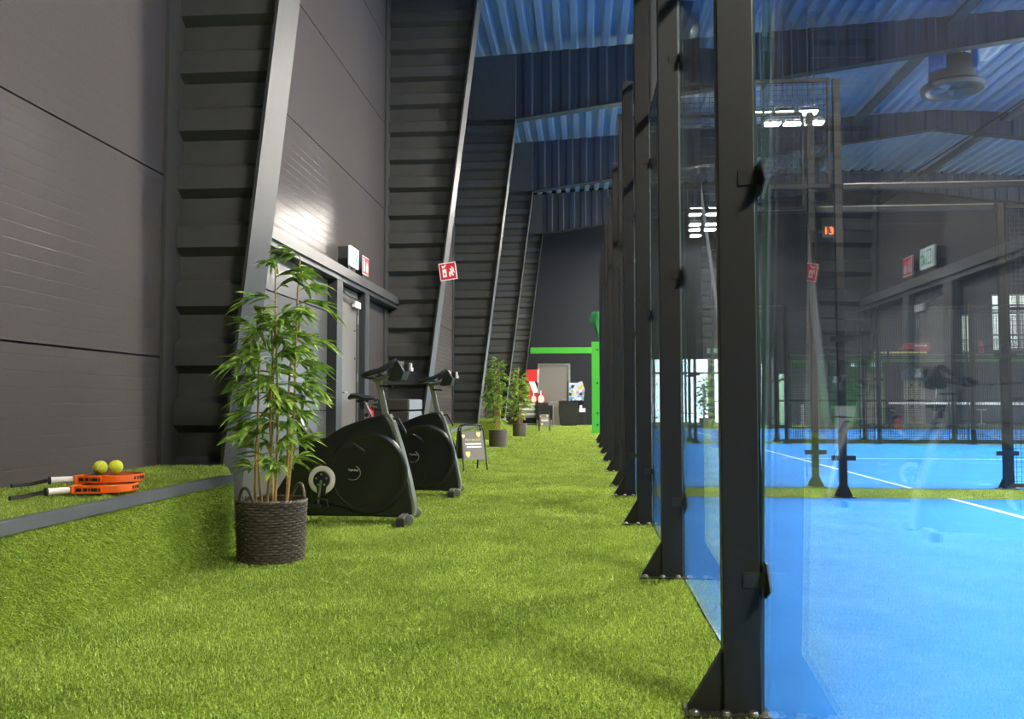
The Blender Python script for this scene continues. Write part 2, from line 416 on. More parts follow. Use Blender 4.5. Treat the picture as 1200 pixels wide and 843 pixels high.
# end wall with openings for the windows, the green recess and the gallery windows
we = MB()
def ew(x0, x1, z0, z1, y0=YE, y1=YE + .25): we.box(x0, x1, y0, y1, z0, z1)
ew(XL - .2, 2.5, -.1, 10.6)
ew(2.5, 8.25, 2.72, 10.6)
ew(6.75, 7.62, -.1, 2.72); ew(7.74, 7.92, -.1, 2.72); ew(8.2, 8.4, -.1, 2.72)
ew(8.25, 15.1, 2.72, 10.6)
ew(15.1, 15.5, 4.42, 10.6); ew(15.1, 15.5, 2.72, 2.9)
ew(15.5, 16.3, 2.72, 10.6)
ew(16.3, 18.6, 5.22, 10.6); ew(16.3, 18.6, 2.72, 2.98)
ew(18.6, 19.0, -.1, 10.6); ew(19.0, 25.0, -.1, 2.98); ew(19.0, 25.0, 5.6, 10.6); ew(25.0, XR + .2, -.1, 10.6)
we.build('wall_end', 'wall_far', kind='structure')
# recess below the gallery
rc = MB()
rc.m(0).box(8.4, 12.85, 38.0, 38.2, -.1, 2.75)
rc.m(1).box(12.85, 18.6, 38.0, 38.2, -.1, 2.75).box(18.5, 18.7, YE, 38.2, -.1, 2.75).box(8.4, 18.7, YE + .02, 38.2, 2.70, 2.8)
rc.m(0).box(8.2, 8.4, YE, 38.2, -.1, 2.75)
rc.build('wall_recess', ['green', 'wall_far'], kind='structure')

# ceiling: trapezoidal deck, ribs run down the hall
dk = MB()
def z_deck(x): return 9.52 + .056 * ((x if x <= XRIDGE else 2 * XRIDGE - x) + 2.6)
P = .39
prof = []
x = XL - .2
while x < XR + .2:
    for dx, dz in ((0, 0), (.12, 0), (.17, .13), (.34, .13)):
        prof.append((x + dx, z_deck(x + dx) + dz))
    x += P
vs = []; fs = []
for i, (px, pz) in enumerate(prof):
    for yy in (YB - .2, YE + .2):
        vs.append((px, yy, pz))
for i in range(len(prof) - 1): fs.append((2 * i, 2 * i + 1, 2 * i + 3, 2 * i + 2))
dk.add(vs, fs)
ceil = dk.build('ceiling', 'deck', kind='structure')
sm = ceil.modifiers.new('solid', 'SOLIDIFY'); sm.thickness = .02; sm.offset = 0

# gallery floor slab edge, painted green, and yellow rail / red banner
g = thing('gallery_edge_beam', 'bright green beam running along the gallery edge on the end wall behind the courts', 'beam', (0, 0, 0))
MB().box(8.42, 18.6, YE - .12, YE - .01, 2.55, 2.82).build('beam', 'green', g)
MB().box(8.42, 18.6, YE - .14, YE - .01, 2.82, 2.86).build('cap_rail', 'dark_trim', g)
o = MB().box(11.7, 13.7, YE - .10, YE - .02, 2.865, 2.95).build('gallery_rail', 'yellow'); tag(o, 'short yellow rail lying on top of the green gallery beam', 'rail')
b = thing('red_banner', 'red banner with white print hanging above the green gallery beam', 'banner', (0, 0, 0))
MB().prism([(12.6, 3.02), (12.95, 3.3), (13.85, 3.32), (13.85, 2.96), (13.4, 2.96), (13.2, 3.06)], YE - .08, YE - .02, lambda a, c, d: (a, d, c)).build('cloth', 'red', b)
MB().box(13.25, 13.75, YE - .09, YE - .08, 3.14, 3.22).build('print', 'print_white', b)

# windows in the end wall
def window(n, x0, x1, z0, z1, bars=(), trans=(), blind=False):
    f = MB()
    t = .045
    f.box(x0, x0 + t, YE + .05, YE + .15, z0, z1).box(x1 - t, x1, YE + .05, YE + .15, z0, z1)
    f.box(x0, x1, YE + .05, YE + .15, z0, z0 + t).box(x0, x1, YE + .05, YE + .15, z1 - t, z1)
    for bx in bars: f.box(bx - .04, bx + .04, YE + .05, YE + .15, z0, z1)
    for tz in trans: f.box(x0, x1, YE + .05, YE + .15, tz - .04, tz + .04)
    wo = f.build('window_%d' % n, 'grey_mid', kind='structure')
    MB().box(x0 + .01, x1 - .01, YE + .09, YE + .10, z0 + .01, z1 - .01).build('pane', 'glass_clean', wo)
    if blind: MB().box(x0 + .02, x1 - .02, YE + .17, YE + .18, z0, z1).build('blind', 'blind', wo)
window(1, 2.5, 6.75, -.02, 2.72, (4.22, 5.22), (2.12,))
window(2, 7.62, 7.74, -.02, 2.72)
window(3, 7.92, 8.2, -.02, 2.1)
window(4, 15.1, 15.5, 2.9, 4.42, blind=True)
window(5, 16.3, 18.6, 2.98, 5.22, (17.35,), (4.5, 3.6), blind=True)
window(7, 19.0, 25.0, 2.98, 5.6, (21.0, 23.0), (4.3,))  # glazing out of view, added for the roof deck to reflect
MB().box(7.92, 8.2, YE, YE + .25, 2.1, 2.72).build('trim_1', 'wall_far', kind='structure')
MB().box(5.1, 5.38, YE - .05, YE, -.02, 2.72).build('trim_2', 'grey_mid', kind='structure')

# end-wall door at the head of the corridor
d = MB().box(-1.75, -.56, YE - .05, YE - .005, 0, 2.44).build('door_2', 'door', kind='structure')
MB().box(-1.83, -1.75, YE - .07, YE - .002, 0, 2.52).box(-.56, -.48, YE - .07, YE - .002, 0, 2.52).box(-1.75, -.56, YE - .07, YE - .002, 2.44, 2.52).build('frame', 'steel', d)
MB().tube([(-.66, YE - .06, 1.02), (-.66, YE - .11, 1.02), (-.80, YE - .11, 1.02)], .012, 8).build('handle', 'steel', d)

# ------------------------------------------------------------------ portal frames with corrugated webs
def z_bot(x):
    x = x if x <= XRIDGE else 2 * XRIDGE - x
    return 7.9 + .136 * (x + 1.6)
def flx(z, k): return (-2.72 + .108 * z) if k == 0 else (-2.6 + .125 * z)
def corr(n0, n1, pitch, depth, off=0.0):
    """trapezoid samples (t, d) covering n0..n1"""
    out = []; t = n0 - pitch + off
    while t < n1 + pitch:
        for dt, dd in ((0, 0), (.33 * pitch, 0), (.46 * pitch, depth), (.82 * pitch, depth), (.93 * pitch, 0)):
            tt = t + dt
            if n0 <= tt <= n1: out.append((tt, dd))
        t += pitch
    out = [(n0, out[0][1])] + out + [(n1, out[-1][1])]
    return out
def frame(k, Y):
    t = thing('portal_frame', 'grey tapered steel portal frame with ribbed web, %s from the camera' % ordn(k), 'steel frame', (0, Y, 0), group='portal frames of the hall')
    for side, nm in ((1, 'l'), (-1, 'r')):
        mir = (lambda x: x) if side == 1 else (lambda x: 2 * XRIDGE - x)
        cw = MB()
        sm_ = corr(0.0, 7.9, .457, .08, .085)
        vs = []; fs = []
        for z, dd in sm_:
            vs += [(mir(XL + .03), -dd + .05, z), (mir(flx(z, k)), -dd + .05, z)]
        for i in range(len(sm_) - 1): fs.append((2 * i, 2 * i + 1, 2 * i + 3, 2 * i + 2))
        cw.add(vs, fs)
        # plain knee panel
        cw.add([(mir(XL + .03), 0, 7.9), (mir(flx(7.9, k)), 0, 7.9), (mir(-1.6), 0, z_deck(-1.6)), (mir(XL + .03), 0, z_deck(XL))], [(0, 1, 2, 3)])
        cw.build('column_web', 'column', t)
        fl = MB()
        z0, z1 = 0.0, 7.9
        fl.add([(mir(flx(z, k) + e), y, z) for z in (z0, z1) for e in (0, .025) for y in (-.21, .21)],
               [(0, 1, 3, 2), (4, 6, 7, 5), (0, 4, 5, 1), (2, 3, 7, 6), (0, 2, 6, 4), (1, 5, 7, 3)])
        fl.build('inner_flange', 'flange', t)
        a0, a1 = sorted((mir(XL + .005), mir(XL + .03)))
        MB().box(a0, a1, -.21, .21, 0, 9.5).build('outer_flange', 'column', t)
        # bolted knee plate
        kp = MB(); x0, x1 = sorted((mir(XL + .03), mir(-1.6))); kp.box(x0, x1, -.10, .10, 7.885, 7.915)
        for q in range(5):
            bx = mir(-2.9 + .28 * q); kp.box(bx - .02, bx + .02, -.08, -.04, 7.84, 7.885)
        kp.build('knee_plate', 'column', t)
        rw = MB(); sm2 = corr(-1.6, XRIDGE, .46, .035)
        vs = []; fs = []
        for xx, dd in sm2:
            vs += [(mir(xx), -dd + .03, z_bot(xx)), (mir(xx), -dd + .03, z_deck(xx) - .005)]
        for i in range(len(sm2) - 1): fs.append((2 * i, 2 * i + 1, 2 * i + 3, 2 * i + 2))
        rw.add(vs, fs).build('rafter_web', 'rafter', t)
        fb = MB()
        fb.add([(mir(xx), y, z_bot(xx) + e) for xx in (-1.6, XRIDGE) for e in (-.025, 0) for y in (-.15, .15)],
               [(0, 1, 3, 2), (4, 6, 7, 5), (0, 4, 5, 1), (2, 3, 7, 6), (0, 2, 6, 4), (1, 5, 7, 3)])
        fb.build('rafter_flange', 'flange', t)
    return t
for k, Y in enumerate(FR): frame(k, Y if k < 4 else YE - .22)
# cable tray and cable under the deck
o = MB().box(8.7, 9.0, 14.2, 35.0, 9.93, 9.98).box(8.7, 8.71, 14.2, 35, 9.98, 10.02).box(8.99, 9.0, 14.2, 35, 9.98, 10.02).build('cable_tray', 'trim'); tag(o, 'long grey cable tray running under the roof deck, left of the ceiling heater', 'cable tray')
o = MB().box(13.3, 13.6, 14.2, 35.0, 9.86, 9.91).box(13.3, 13.31, 14.2, 35, 9.91, 9.95).box(13.59, 13.6, 14.2, 35, 9.91, 9.95).build('cable_tray', 'trim'); tag(o, 'long grey cable tray under the roof deck beyond the ridge, right of the ceiling heater', 'cable tray')
o = MB().tube([(11.9, 12, 9.05), (11.85, 20, 9.0), (11.8, 28, 9.05), (11.7, 35, 9.1)], .025, 6).build('power_cable', 'black'); tag(o, 'thin black cable strung along under the roof ridge', 'cable')

# ceiling heater / destratification fan
f = thing('ceiling_heater', 'round steel ceiling heater with blue sides hanging from the roof deck over the courts', 'heater', (9.26, 22.0, 8.68))
T0 = Matrix()
MB().lathe([(.44, .26), (.50, .20), (.70, .18), (.74, .12), (.72, .02), (.66, 0), (.60, .02), (.55, .10), (.50, .16), (.44, .22)], 40, closed=True).build('outlet_ring', 'fan', f, smooth=True)
MB().lathe([(.52, .2), (.54, .3), (.52, .75), (.50, .8), (.50, .82), (0, .82)], 40).build('casing', 'fan', f, smooth=True)
for a in (-1.0, 1.05, 2.6):
    T = Matrix.Rotation(a - PI / 2, 4, 'Z')
    cb = MB(); cb.box(.46, .60, -.20, .20, .45, 1.05, T).box(.58, .62, -.16, .16, .55, .9, T)
    cb.build('side_box', 'fan_blue', f, bevel=.01)
MB().lathe([(.05, .12), (.10, .10), (.10, .05), (0, .04)], 20).build('hub', 'fan', f, smooth=True)
bl = MB()
for k in range(5):
    T = Matrix.Rotation(2 * PI * k / 5, 4, 'Z') @ Matrix.Translation((0, 0, .09)) @ Matrix.Rotation(.4, 4, 'X')
    bl.box(.09, .5, -.07, .07, -.004, .004, T)
bl.build('fan_blade', 'grey_mid', f)
for a in (0.4, 1.9, 4.6):
    hr = MB(); hr.bar((.42 * math.cos(a), .42 * math.sin(a), .8), (.42 * math.cos(a), .42 * math.sin(a), z_deck(9.26) - 8.68 + .01), .03)
    hr.build('hanger', 'fan', f)
ps = MB(); n = 10
vs = []
for i in range(n + 1):
    for j in range(n + 1):
        vs.append((9.95 + 1.0 * i / n, 22.2 + 1.7 * j / n, z_deck(10.0) - .06 + .05 * math.sin(i * 2.1 + j) * math.sin(j * 1.7)))
ps.add(vs, [(i * (n + 1) + j, i * (n + 1) + j + 1, (i + 1) * (n + 1) + j + 1, (i + 1) * (n + 1) + j) for i in range(n) for j in range(n)])
o = ps.build('plastic_sheet', 'plastic_sheet', smooth=True); sm = o.modifiers.new('s', 'SOLIDIFY'); sm.thickness = .01
tag(o, 'crumpled pale plastic sheet fixed under the roof deck right of the ceiling heater', 'plastic sheet')

# ------------------------------------------------------------------ floodlights
def floodlight():
    t = thing('floodlight', '', 'floodlight')
    MB().box(-.215, .215, -.155, .155, .015, .07).box(-.20, .20, -.10, .10, .07, .10).build('housing', 'grey_mid', t, bevel=.01)
    MB().box(-.185, .185, -.14, .14, .0, .014).build('lens', 'lamp', t)
    MB().bar((-.225, 0, .04), (-.225, 0, .17), .02).bar((.225, 0, .04), (.225, 0, .17), .02).bar((-.235, 0, .17), (.235, 0, .17), .02).bar((0, 0, .17), (0, 0, 2.0), .022).build('hanger', 'grey_mid', t)
    return t
hang_cache = {}
def hang_mesh(h):
    h = round(h, 2)
    if h not in hang_cache:
        q = MB().bar((-.225, 0, .04), (-.225, 0, .17), .02).bar((.225, 0, .04), (.225, 0, .17), .02).bar((-.235, 0, .17), (.235, 0, .17), .02).bar((0, 0, .16), (0, 0, h + .02), .022).build('hanger', 'grey_mid')
        hang_cache[h] = q.data; bpy.data.objects.remove(q)
    return hang_cache[h]
rows = []
for yb in (-2.3, 8.8):
    rows += [(yb, (4.1, 4.7, 5.3), 7.5), (yb + .8, (4.45, 5.05, 5.65), 7.5)]
rows += [(19.75, (4.1, 4.6, 5.15), 7.5), (20.55, (4.5, 5.0, 5.5), 7.5)]
rows += [(29.5, (3.92, 4.52), 7.5), (30.4, (3.98, 4.58), 7.5), (32.1, (4.2, 4.8), 7.5), (33.1, (4.3, 4.9), 7.5), (34.3, (4.5,), 7.5)]
for yb, xa in ((3.2, 12.0), (14.4, 12.0), (25.5, 15.8)):  # floodlights added out of view to light the far half of the courts
    rows += [(yb, (xa, xa + 1.2), 7.9), (yb, (18.4, 19.6), 7.6)]
fl0 = floodlight(); first = True
for ri, (Y, xs, z) in enumerate(rows):
    for ci, xx in enumerate(xs):
        o = fl0 if first else copy_tree(fl0); first = False
        if Y < 12: where = 'overhead out of view near the camera'
        elif xx > 11: where = 'added unseen over the right side of the courts'
        elif Y < 25: where = 'bright floodlight over the middle court, %s row, %s LED lamp from left' % ('nearer' if Y < 20 else 'farther', ordn(ci))
        else: where = 'small LED floodlight hanging over the farthest court, %s row, %s' % (ordn(ri - 6), 'left' if ci == 0 else 'right')
        next(c for c in o.children if c.name.startswith('hanger')).data = hang_mesh(z_deck(xx) - z)
        place(o, (xx, Y, z), 0, where if 'LED' in where else 'LED floodlight row %s, lamp %s, %s' % (ordn(ri), ordn(ci), where), 'LED floodlights under the roof')

# ------------------------------------------------------------------ padel courts
CY = [(-1.36, 8.64), (9.64, 19.64), (20.64, 30.64)]
names = ['nearest', 'middle', 'farthest']
for (y0, y1), nm in zip(CY, names):
    t = thing('padel_court', 'bright blue %s padel court carpet behind the glass wall' % nm, 'court', (0, 0, 0), group='blue court carpets')
    MB().box(G + .002, 20.53, y0, y1, -.06, 0.0).build('carpet', 'court', t)
    for xs in (G + 3.0, 20.53 - 3.0):
        MB().box(xs - .025, xs + .025, y0, y1, 0.0, .003).build('service_line', 'line', t)
    ym = (y0 + y1) / 2
    MB().box(G + 2.8, 17.73, ym - .025, ym + .025, 0.0, .003).build('center_line', 'line', t)
# rest of the hall floor beyond the last court
# nets
for (y0, y1), nm in zip(CY[1:], names[1:]):
    t = thing('court_net', 'black net with white top band across the %s padel court' % nm, 'net', (10.53, 0, 0), group='court nets')
    nb = MB()
    for i in range(int((y1 - y0 - .1) / .045)): nb.box(-.0015, .0015, y0 + .05 + i * .045 - .0015, y0 + .05 + i * .045 + .0015, .03, .86)
    for i in range(19): nb.box(-.0015, .0015, y0 + .05, y1 - .05, .03 + i * .045, .033 + i * .045)
    nb.build('netting', 'wire', t)
    MB().box(-.012, .012, y0 + .05, y1 - .05, .86, .92).build('top_band', 'white', t)
    for yy in (y0 + .03, y1 - .03):
        MB().lathe([(.04, 0), (.04, .02), (.03, .03), (.03, .98), (.0, 1.0)], 16, Matrix.Translation((0, yy, 0))).build('post', 'black', t, smooth=True)

# ------------------------------------------------------------------ posts, glass, mesh
HP = 4.18
def make_post(h, clamps):
    """local: glass plane at x=0, post body on x<0, near face y=0"""
    t = thing('steel_post', '', 'post')
    MB().box(-.112, -.002, 0, .05, .0, h).build('body', 'post', t, bevel=.004)
    MB().prism([(-.112, .0), (-.215, .0), (-.215, .02), (-.112, .19)], .012, .038, lambda a, b, d: (a, d, b)).build('foot_gusset', 'post', t)
    MB().box(-.225, .02, -.03, .08, .0, .008).build('base_plate', 'post', t)
    for (bx, by) in ((-.20, -.012), (-.03, -.012), (-.20, .062), (-.11, -.014)):
        MB().lathe([(.015, .006), (.015, .014), (.011, .02), (.0, .021)], 12, Matrix.Translation((bx, by, 0))).build('anchor_bolt', 'bolt', t, smooth=True)
    for z in clamps:
        c = MB().box(-.052, .014, -.004, 0, z - .022, z + .022).build('clamp', 'bracket', t)
        MB().prism([(-.07, -.02), (-.02, .05), (.05, .05), (.05, -.055), (.0, -.055)], .012, .017, lambda a, b, dd: (dd, a, z + b)).build('clamp_fin', 'bracket', c)
        for bx in (-.038, .002):
            MB().lathe([(.0, -.016), (.008, -.014), (.011, -.008), (.011, 0)], 12, Matrix.Translation((bx, -.003, z)) @ Matrix.Rotation(-PI / 2, 4, 'X') @ Matrix.Scale(-1, 4, (0, 0, 1))).build('bolt', 'bolt', c, smooth=True)
    return t
CL = (.40, 1.61, 2.79)
pY = [.64, 2.64, 4.64, 6.64, 8.64, 9.64, 11.64, 13.64, 15.64, 17.64, 19.64, 20.64]
p0 = make_post(HP, CL)
for i, y in enumerate(pY):
    o = p0 if i == 0 else copy_tree(p0)
    lab = 'black steel post of the corridor glass wall, %s' % ('just outside the right edge beside the camera' if i == 0 else ('the nearest one, biggest in the photo' if i == 1 else '%s one counted from the camera' % ordn(i - 1)))
    place(o, (G, y, 0), 0, lab, 'posts along the corridor glass wall')
def make_fence_post(h, clamps):
    t = thing('fence_post', '', 'post')
    MB().box(-.074, -.004, 0, .05, .0, h).build('body', 'post', t, bevel=.004)
    for sg in (-1, 1):
        x0 = -.074 if sg < 0 else -.004
        MB().prism([(x0, .0), (x0 + sg * .055, .0), (x0 + sg * .055, .012), (x0, .13)], .015, .035, lambda a, b, d: (a, d, b)).build('foot_gusset', 'post', t)
    MB().box(-.145, .067, -.03, .08, .0, .008).build('base_plate', 'post', t)
    for bx in (-.12, .042):
        MB().lathe([(.013, .006), (.013, .014), (.0, .019)], 10, Matrix.Translation((bx, -.01, 0))).build('anchor_bolt', 'bolt', t, smooth=True)
    for z in clamps:
        c = MB().box(-.155, .077, -.008, 0, z - .024, z + .024).build('clamp', 'bracket', t)
        for bx in (-.125, .047):
            MB().lathe([(.0, -.012), (.010, -.010), (.012, 0)], 10, Matrix.Translation((bx, -.006, z)) @ Matrix.Rotation(-PI / 2, 4, 'X') @ Matrix.Scale(-1, 4, (0, 0, 1))).build('bolt', 'bolt', c, smooth=True)
    return t
# panes of the corridor wall
seg = [(a, b) for a, b in zip(pY[:-1], pY[1:]) if b - a > 1.5]
def gpane(name, x0, x1, y0, y1, z0, z1, thin):
    m = MB()
    vs = [(x, y, z) for x in (x0, x1) for y in (y0, y1) for z in (z0, z1)]
    F = [((0, 1, 3, 2), 'x'), ((4, 6, 7, 5), 'x'), ((0, 4, 5, 1), 'y'), ((2, 3, 7, 6), 'y'), ((0, 2, 6, 4), 'z'), ((1, 5, 7, 3), 'z')]
    b = 0
    m.v = vs
    for f_, ax in F:
        m.f.append(list(f_)); m.mi.append(0 if ax == thin else 1)
    return m.build(name, ['glass', 'glass_edge'])
for i, (a, b) in enumerate(seg):
    o = gpane('glass_panel', G + .001, G + .011, a + .028, b + .022, .004, 3.1, 'x')
    if i == 0:      # this pane stands a little out of true, as its reflections show
        for v in o.data.vertices: v.co.x += .0085 * (v.co.y - b - .022) + .007 + .015 * (v.co.z - .6)
    tag(o, 'clear glass panel of the corridor wall, %s' % ('beside the camera, showing the whole right part' if i == 0 else 'right after the %s post from the camera' % ordn(pY.index(a) - 1)), 'glass panel', 'glass panels along the corridor')
def wire_panel(name, axis, c, a0, a1, z0, z1, pitch=.05, th=.0042, fr=.03):
    """steel mesh panel with angle frame; axis 'x' = panel runs along x at y=c, 'y' = along y at x=c"""
    t = thing(name, '', 'mesh panel')
    fn = (lambda a, d, z: (a, c + d, z)) if axis == 'x' else (lambda a, d, z: (c + d, a, z))
    def bx(m, A0, A1, d0, d1, Z0, Z1):
        m.add([fn(a, d_, z) for a in (A0, A1) for d_ in (d0, d1) for z in (Z0, Z1)], [(0, 1, 3, 2), (4, 6, 7, 5), (0, 4, 5, 1), (2, 3, 7, 6), (0, 2, 6, 4), (1, 5, 7, 3)])
    wv = MB(); h = th / 2
    n = int((a1 - a0) / pitch)
    for i in range(1, n): bx(wv, a0 + i * (a1 - a0) / n - h, a0 + i * (a1 - a0) / n + h, -h, h, z0, z1)
    n = int((z1 - z0) / pitch)
    for i in range(1, n): bx(wv, a0, a1, h, 3 * h, z0 + i * (z1 - z0) / n - h, z0 + i * (z1 - z0) / n + h)
    wv.build('wire_mesh', 'wire', t)
    f_ = MB()
    bx(f_, a0, a1, -.015, .02, z0 - .01, z0 + fr); bx(f_, a0, a1, -.015, .02, z1 - fr, z1 + .005)
    bx(f_, a0, a0 + .02, -.015, .015, z0, z1); bx(f_, a1 - .02, a1, -.015, .015, z0, z1)
    f_.build('frame', 'post', t)
    return t
for i, (a, b) in enumerate(seg):
    o = wire_panel('mesh_panel', 'y', G + .02, a + .05, b, 3.15, 4.17)
    tag(o, 'wire mesh panel above the corridor glass, %s' % ('beside the camera' if i == 0 else 'right after the %s post from the camera' % ordn(pY.index(a) - 1)), 'mesh panel', 'mesh panels above the corridor glass')
# fences between the courts
sides = [(8.64, -1, 'near side of the nearest turf strip'), (9.64, 1, 'far side of the nearest turf strip'), (19.64, -1, 'near side of the distant turf strip'), (20.64, 1, 'far side of the distant turf strip'), (30.64, -1, 'end of the farthest court')]
ps4 = make_fence_post(4.15, (.385, 1.545)); ps3 = make_fence_post(3.09, (.38, 1.43))
used4 = used3 = False
for y, sgn, where in sides:
    xs = [2.53, 4.53] + ([6.53, 8.53] if y < 12 else [6.53, 8.53, 10.53, 12.53] if y < 25 else [6.53, 8.53, 10.53, 12.53, 14.53, 16.53])
    for i, xx in enumerate(xs):
        if i == 0:
            o = ps4 if not used4 else copy_tree(ps4); used4 = True
        else:
            o = ps3 if not used3 else copy_tree(ps3); used3 = True
        place(o, (xx + .04, y, 0), 0, '%s black fence post, %s, %s from corridor' % ('tall' if i == 0 else 'short', where, ordn(i)), 'fence posts between the courts')
    far = y > 15
    for i in range(2):
        x0, x1 = G + .03 + 2 * i, G + 2.02 + 2 * i
        if i == 1: x0 = 2.58
        o = gpane('glass_panel', x0 + (0.0 if i else .0), x1 - .01, y + .02, y + .03, .015, 3.02, 'y')
        tag(o, 'fence glass panel, %s, %s from corridor' % (where, ordn(i)), 'glass panel', 'glass panels between the courts')
    o = wire_panel('mesh_panel', 'x', y + .02, G + .05, 2.46, 3.06, 4.15, pitch=.05 if not far else .05)
    tag(o, 'high wire mesh panel above glass, %s' % where, 'mesh panel', 'mesh panels between the courts')
    # top rail over the second glass bay
    o = MB().box(2.58, 4.46, y, y + .04, 3.03, 3.075).build('top_rail', 'post'); MB().box(2.58, 4.46, y - .004, y + .044, 3.075, 3.086).build('rail_highlight', 'silver', o); tag(o, 'dark rail along glass top, %s' % where, 'rail', 'fence top rails')  # pale strip paints the light caught along the glass top edge
    for i in range(1, len(xs) - 1):
        o = wire_panel('mesh_panel', 'x', y + .02, xs[i] + .05, xs[i + 1] - .08, .03, 3.07, th=.0042 if y < 12 else .007)
        f_ = MB().box(xs[i] + .05, xs[i + 1] - .08, y, y + .03, .95, .98)
        if y < 25: f_.box(xs[i] + .05, xs[i + 1] - .08, y, y + .03, 1.92, 1.95)
        f_.build('mid_rail', 'post', o)
        tag(o, 'full height wire mesh panel, %s, %s past the glass' % (where, ordn(i - 1)), 'mesh panel', 'mesh panels between the courts')
# red score number on the second fence post
t = thing('number_display', 'small red LED display showing 13 on a fence post', 'display', (2.70, 9.60, 2.80))
MB().box(-.065, .065, 0, .03, -.065, .065).build('case', 'black', t)
text('digits', '13', .115, 'led_red', t, Matrix.Translation((0, -.002, 0)) @ Matrix.Rotation(PI / 2, 4, 'X'))
MB().box(-.10, -.05, .01, .03, -.01, .01).build('mount', 'black', t)

# ------------------------------------------------------------------ artificial turf blades
def blades(name, pts, nrm, h, w_, parent=None, lean=.55, label=None, cat=None):
    """pts (n,3); nrm up vector; h, w arrays -> one mesh of bent blades"""
    n = len(pts); nrm = np.array(nrm, float)
    a = rng.uniform(0, 2 * PI, n)
    t1 = np.array([1., 0, 0]) if abs(nrm[0]) < .9 else np.array([0, 1., 0])
    t1 = t1 - nrm * t1.dot(nrm); t1 /= np.linalg.norm(t1); t2 = np.cross(nrm, t1)
    side = np.cos(a)[:, None] * t1 + np.sin(a)[:, None] * t2
    b = rng.uniform(0, 2 * PI, n)
    ld = np.cos(b)[:, None] * t1 + np.sin(b)[:, None] * t2
    l = (lean * rng.uniform(.3, 1.3, n))[:, None]
    hh = (h * rng.uniform(.6, 1.15, n))[:, None]; ww = (w_ * rng.uniform(.7, 1.2, n))[:, None]
    mid = pts + nrm * hh * .62 + ld * hh * l * .35
    tip = pts + nrm * hh * (1 - .18 * l) + ld * hh * l * 1.1
    V = np.stack([pts - side * ww / 2, pts + side * ww / 2, mid + side * ww * .42, mid - side * ww * .42, tip], 1).reshape(-1, 3)
    base = (np.arange(n) * 5)[:, None]
    quads = base + np.array([0, 1, 2, 3]); tris = base + np.array([3, 2, 4])
    me = bpy.data.meshes.new(name)
    me.vertices.add(len(V)); me.vertices.foreach_set('co', V.astype(np.float32).ravel())
    me.loops.add(n * 7)
    li = np.concatenate([quads, tris], 1).ravel().astype(np.int32)
    me.loops.foreach_set('vertex_index', li)
    me.polygons.add(n * 2)
    ls = (np.arange(n) * 7)[:, None] + np.array([0, 4]); me.polygons.foreach_set('loop_start', ls.ravel().astype(np.int32))
    me.materials.append(M['blade']); me.update(calc_edges=True); me.validate()
    o = bpy.data.objects.new(name, me); COL.objects.link(o); o['kind'] = 'stuff'
    if parent: o.parent = parent
    if label: tag(o, label, cat)
    return o
def scatter(x0, x1, y0, y1, n):
    return np.stack([rng.uniform(x0, x1, n), rng.uniform(y0, y1, n), np.zeros(n)], 1)
bands = [(1.7, 3.4, 12000, .026, .0042), (3.4, 5.2, 8500, .026, .0046), (5.2, 8, 4600, .026, .0056), (8, 12, 2600, .026, .0062), (12, 19, 1100, .027, .009), (19, 35.4, 420, .027, .014)]
pp = []; hh = []; ww = []
for y0, y1, den, h, wd in bands:
    x0, x1 = -2.14, G - .004
    n = int((x1 - x0) * (y1 - y0) * den); pts = scatter(x0, x1, y0, y1, n); pts[:, 2] = -.008
    pp.append(pts); hh.append(np.full(n, h * .85)); ww.append(np.full(n, wd))
    if y1 > 5.2:                      # floor beside the wall where there is no bench
        n = int(1.0 * (y1 - y0) * den * .5); pts = scatter(XL + .05, -2.14, max(y0, 5.4), y1, n); pts[:, 2] = -.008
        keep = ~(((pts[:, 1] > 13.9) & (pts[:, 1] < 18.65)) | ((pts[:, 1] > 21.2) & (pts[:, 1] < 25.3)) | ((pts[:, 1] < 6.15) & (pts[:, 0] < -2.4)))
        pts = pts[keep]; n = len(pts)
        pp.append(pts); hh.append(np.full(n, h * .85)); ww.append(np.full(n, wd))
for y0, y1, den, wd in ((8.66, 9.62, 2400, .006), (19.66, 20.62, 500, .012)):
    n = int(12 * (y1 - y0) * den); pts = scatter(G + .02, G + 12, y0, y1, n); pts[:, 2] = -.008
    pp.append(pts); hh.append(np.full(n, .022)); ww.append(np.full(n, wd))
blades('artificial_turf', np.concatenate(pp), (0, 0, 1), np.concatenate(hh), np.concatenate(ww), label='bright green artificial turf covering the corridor floor', cat='turf')

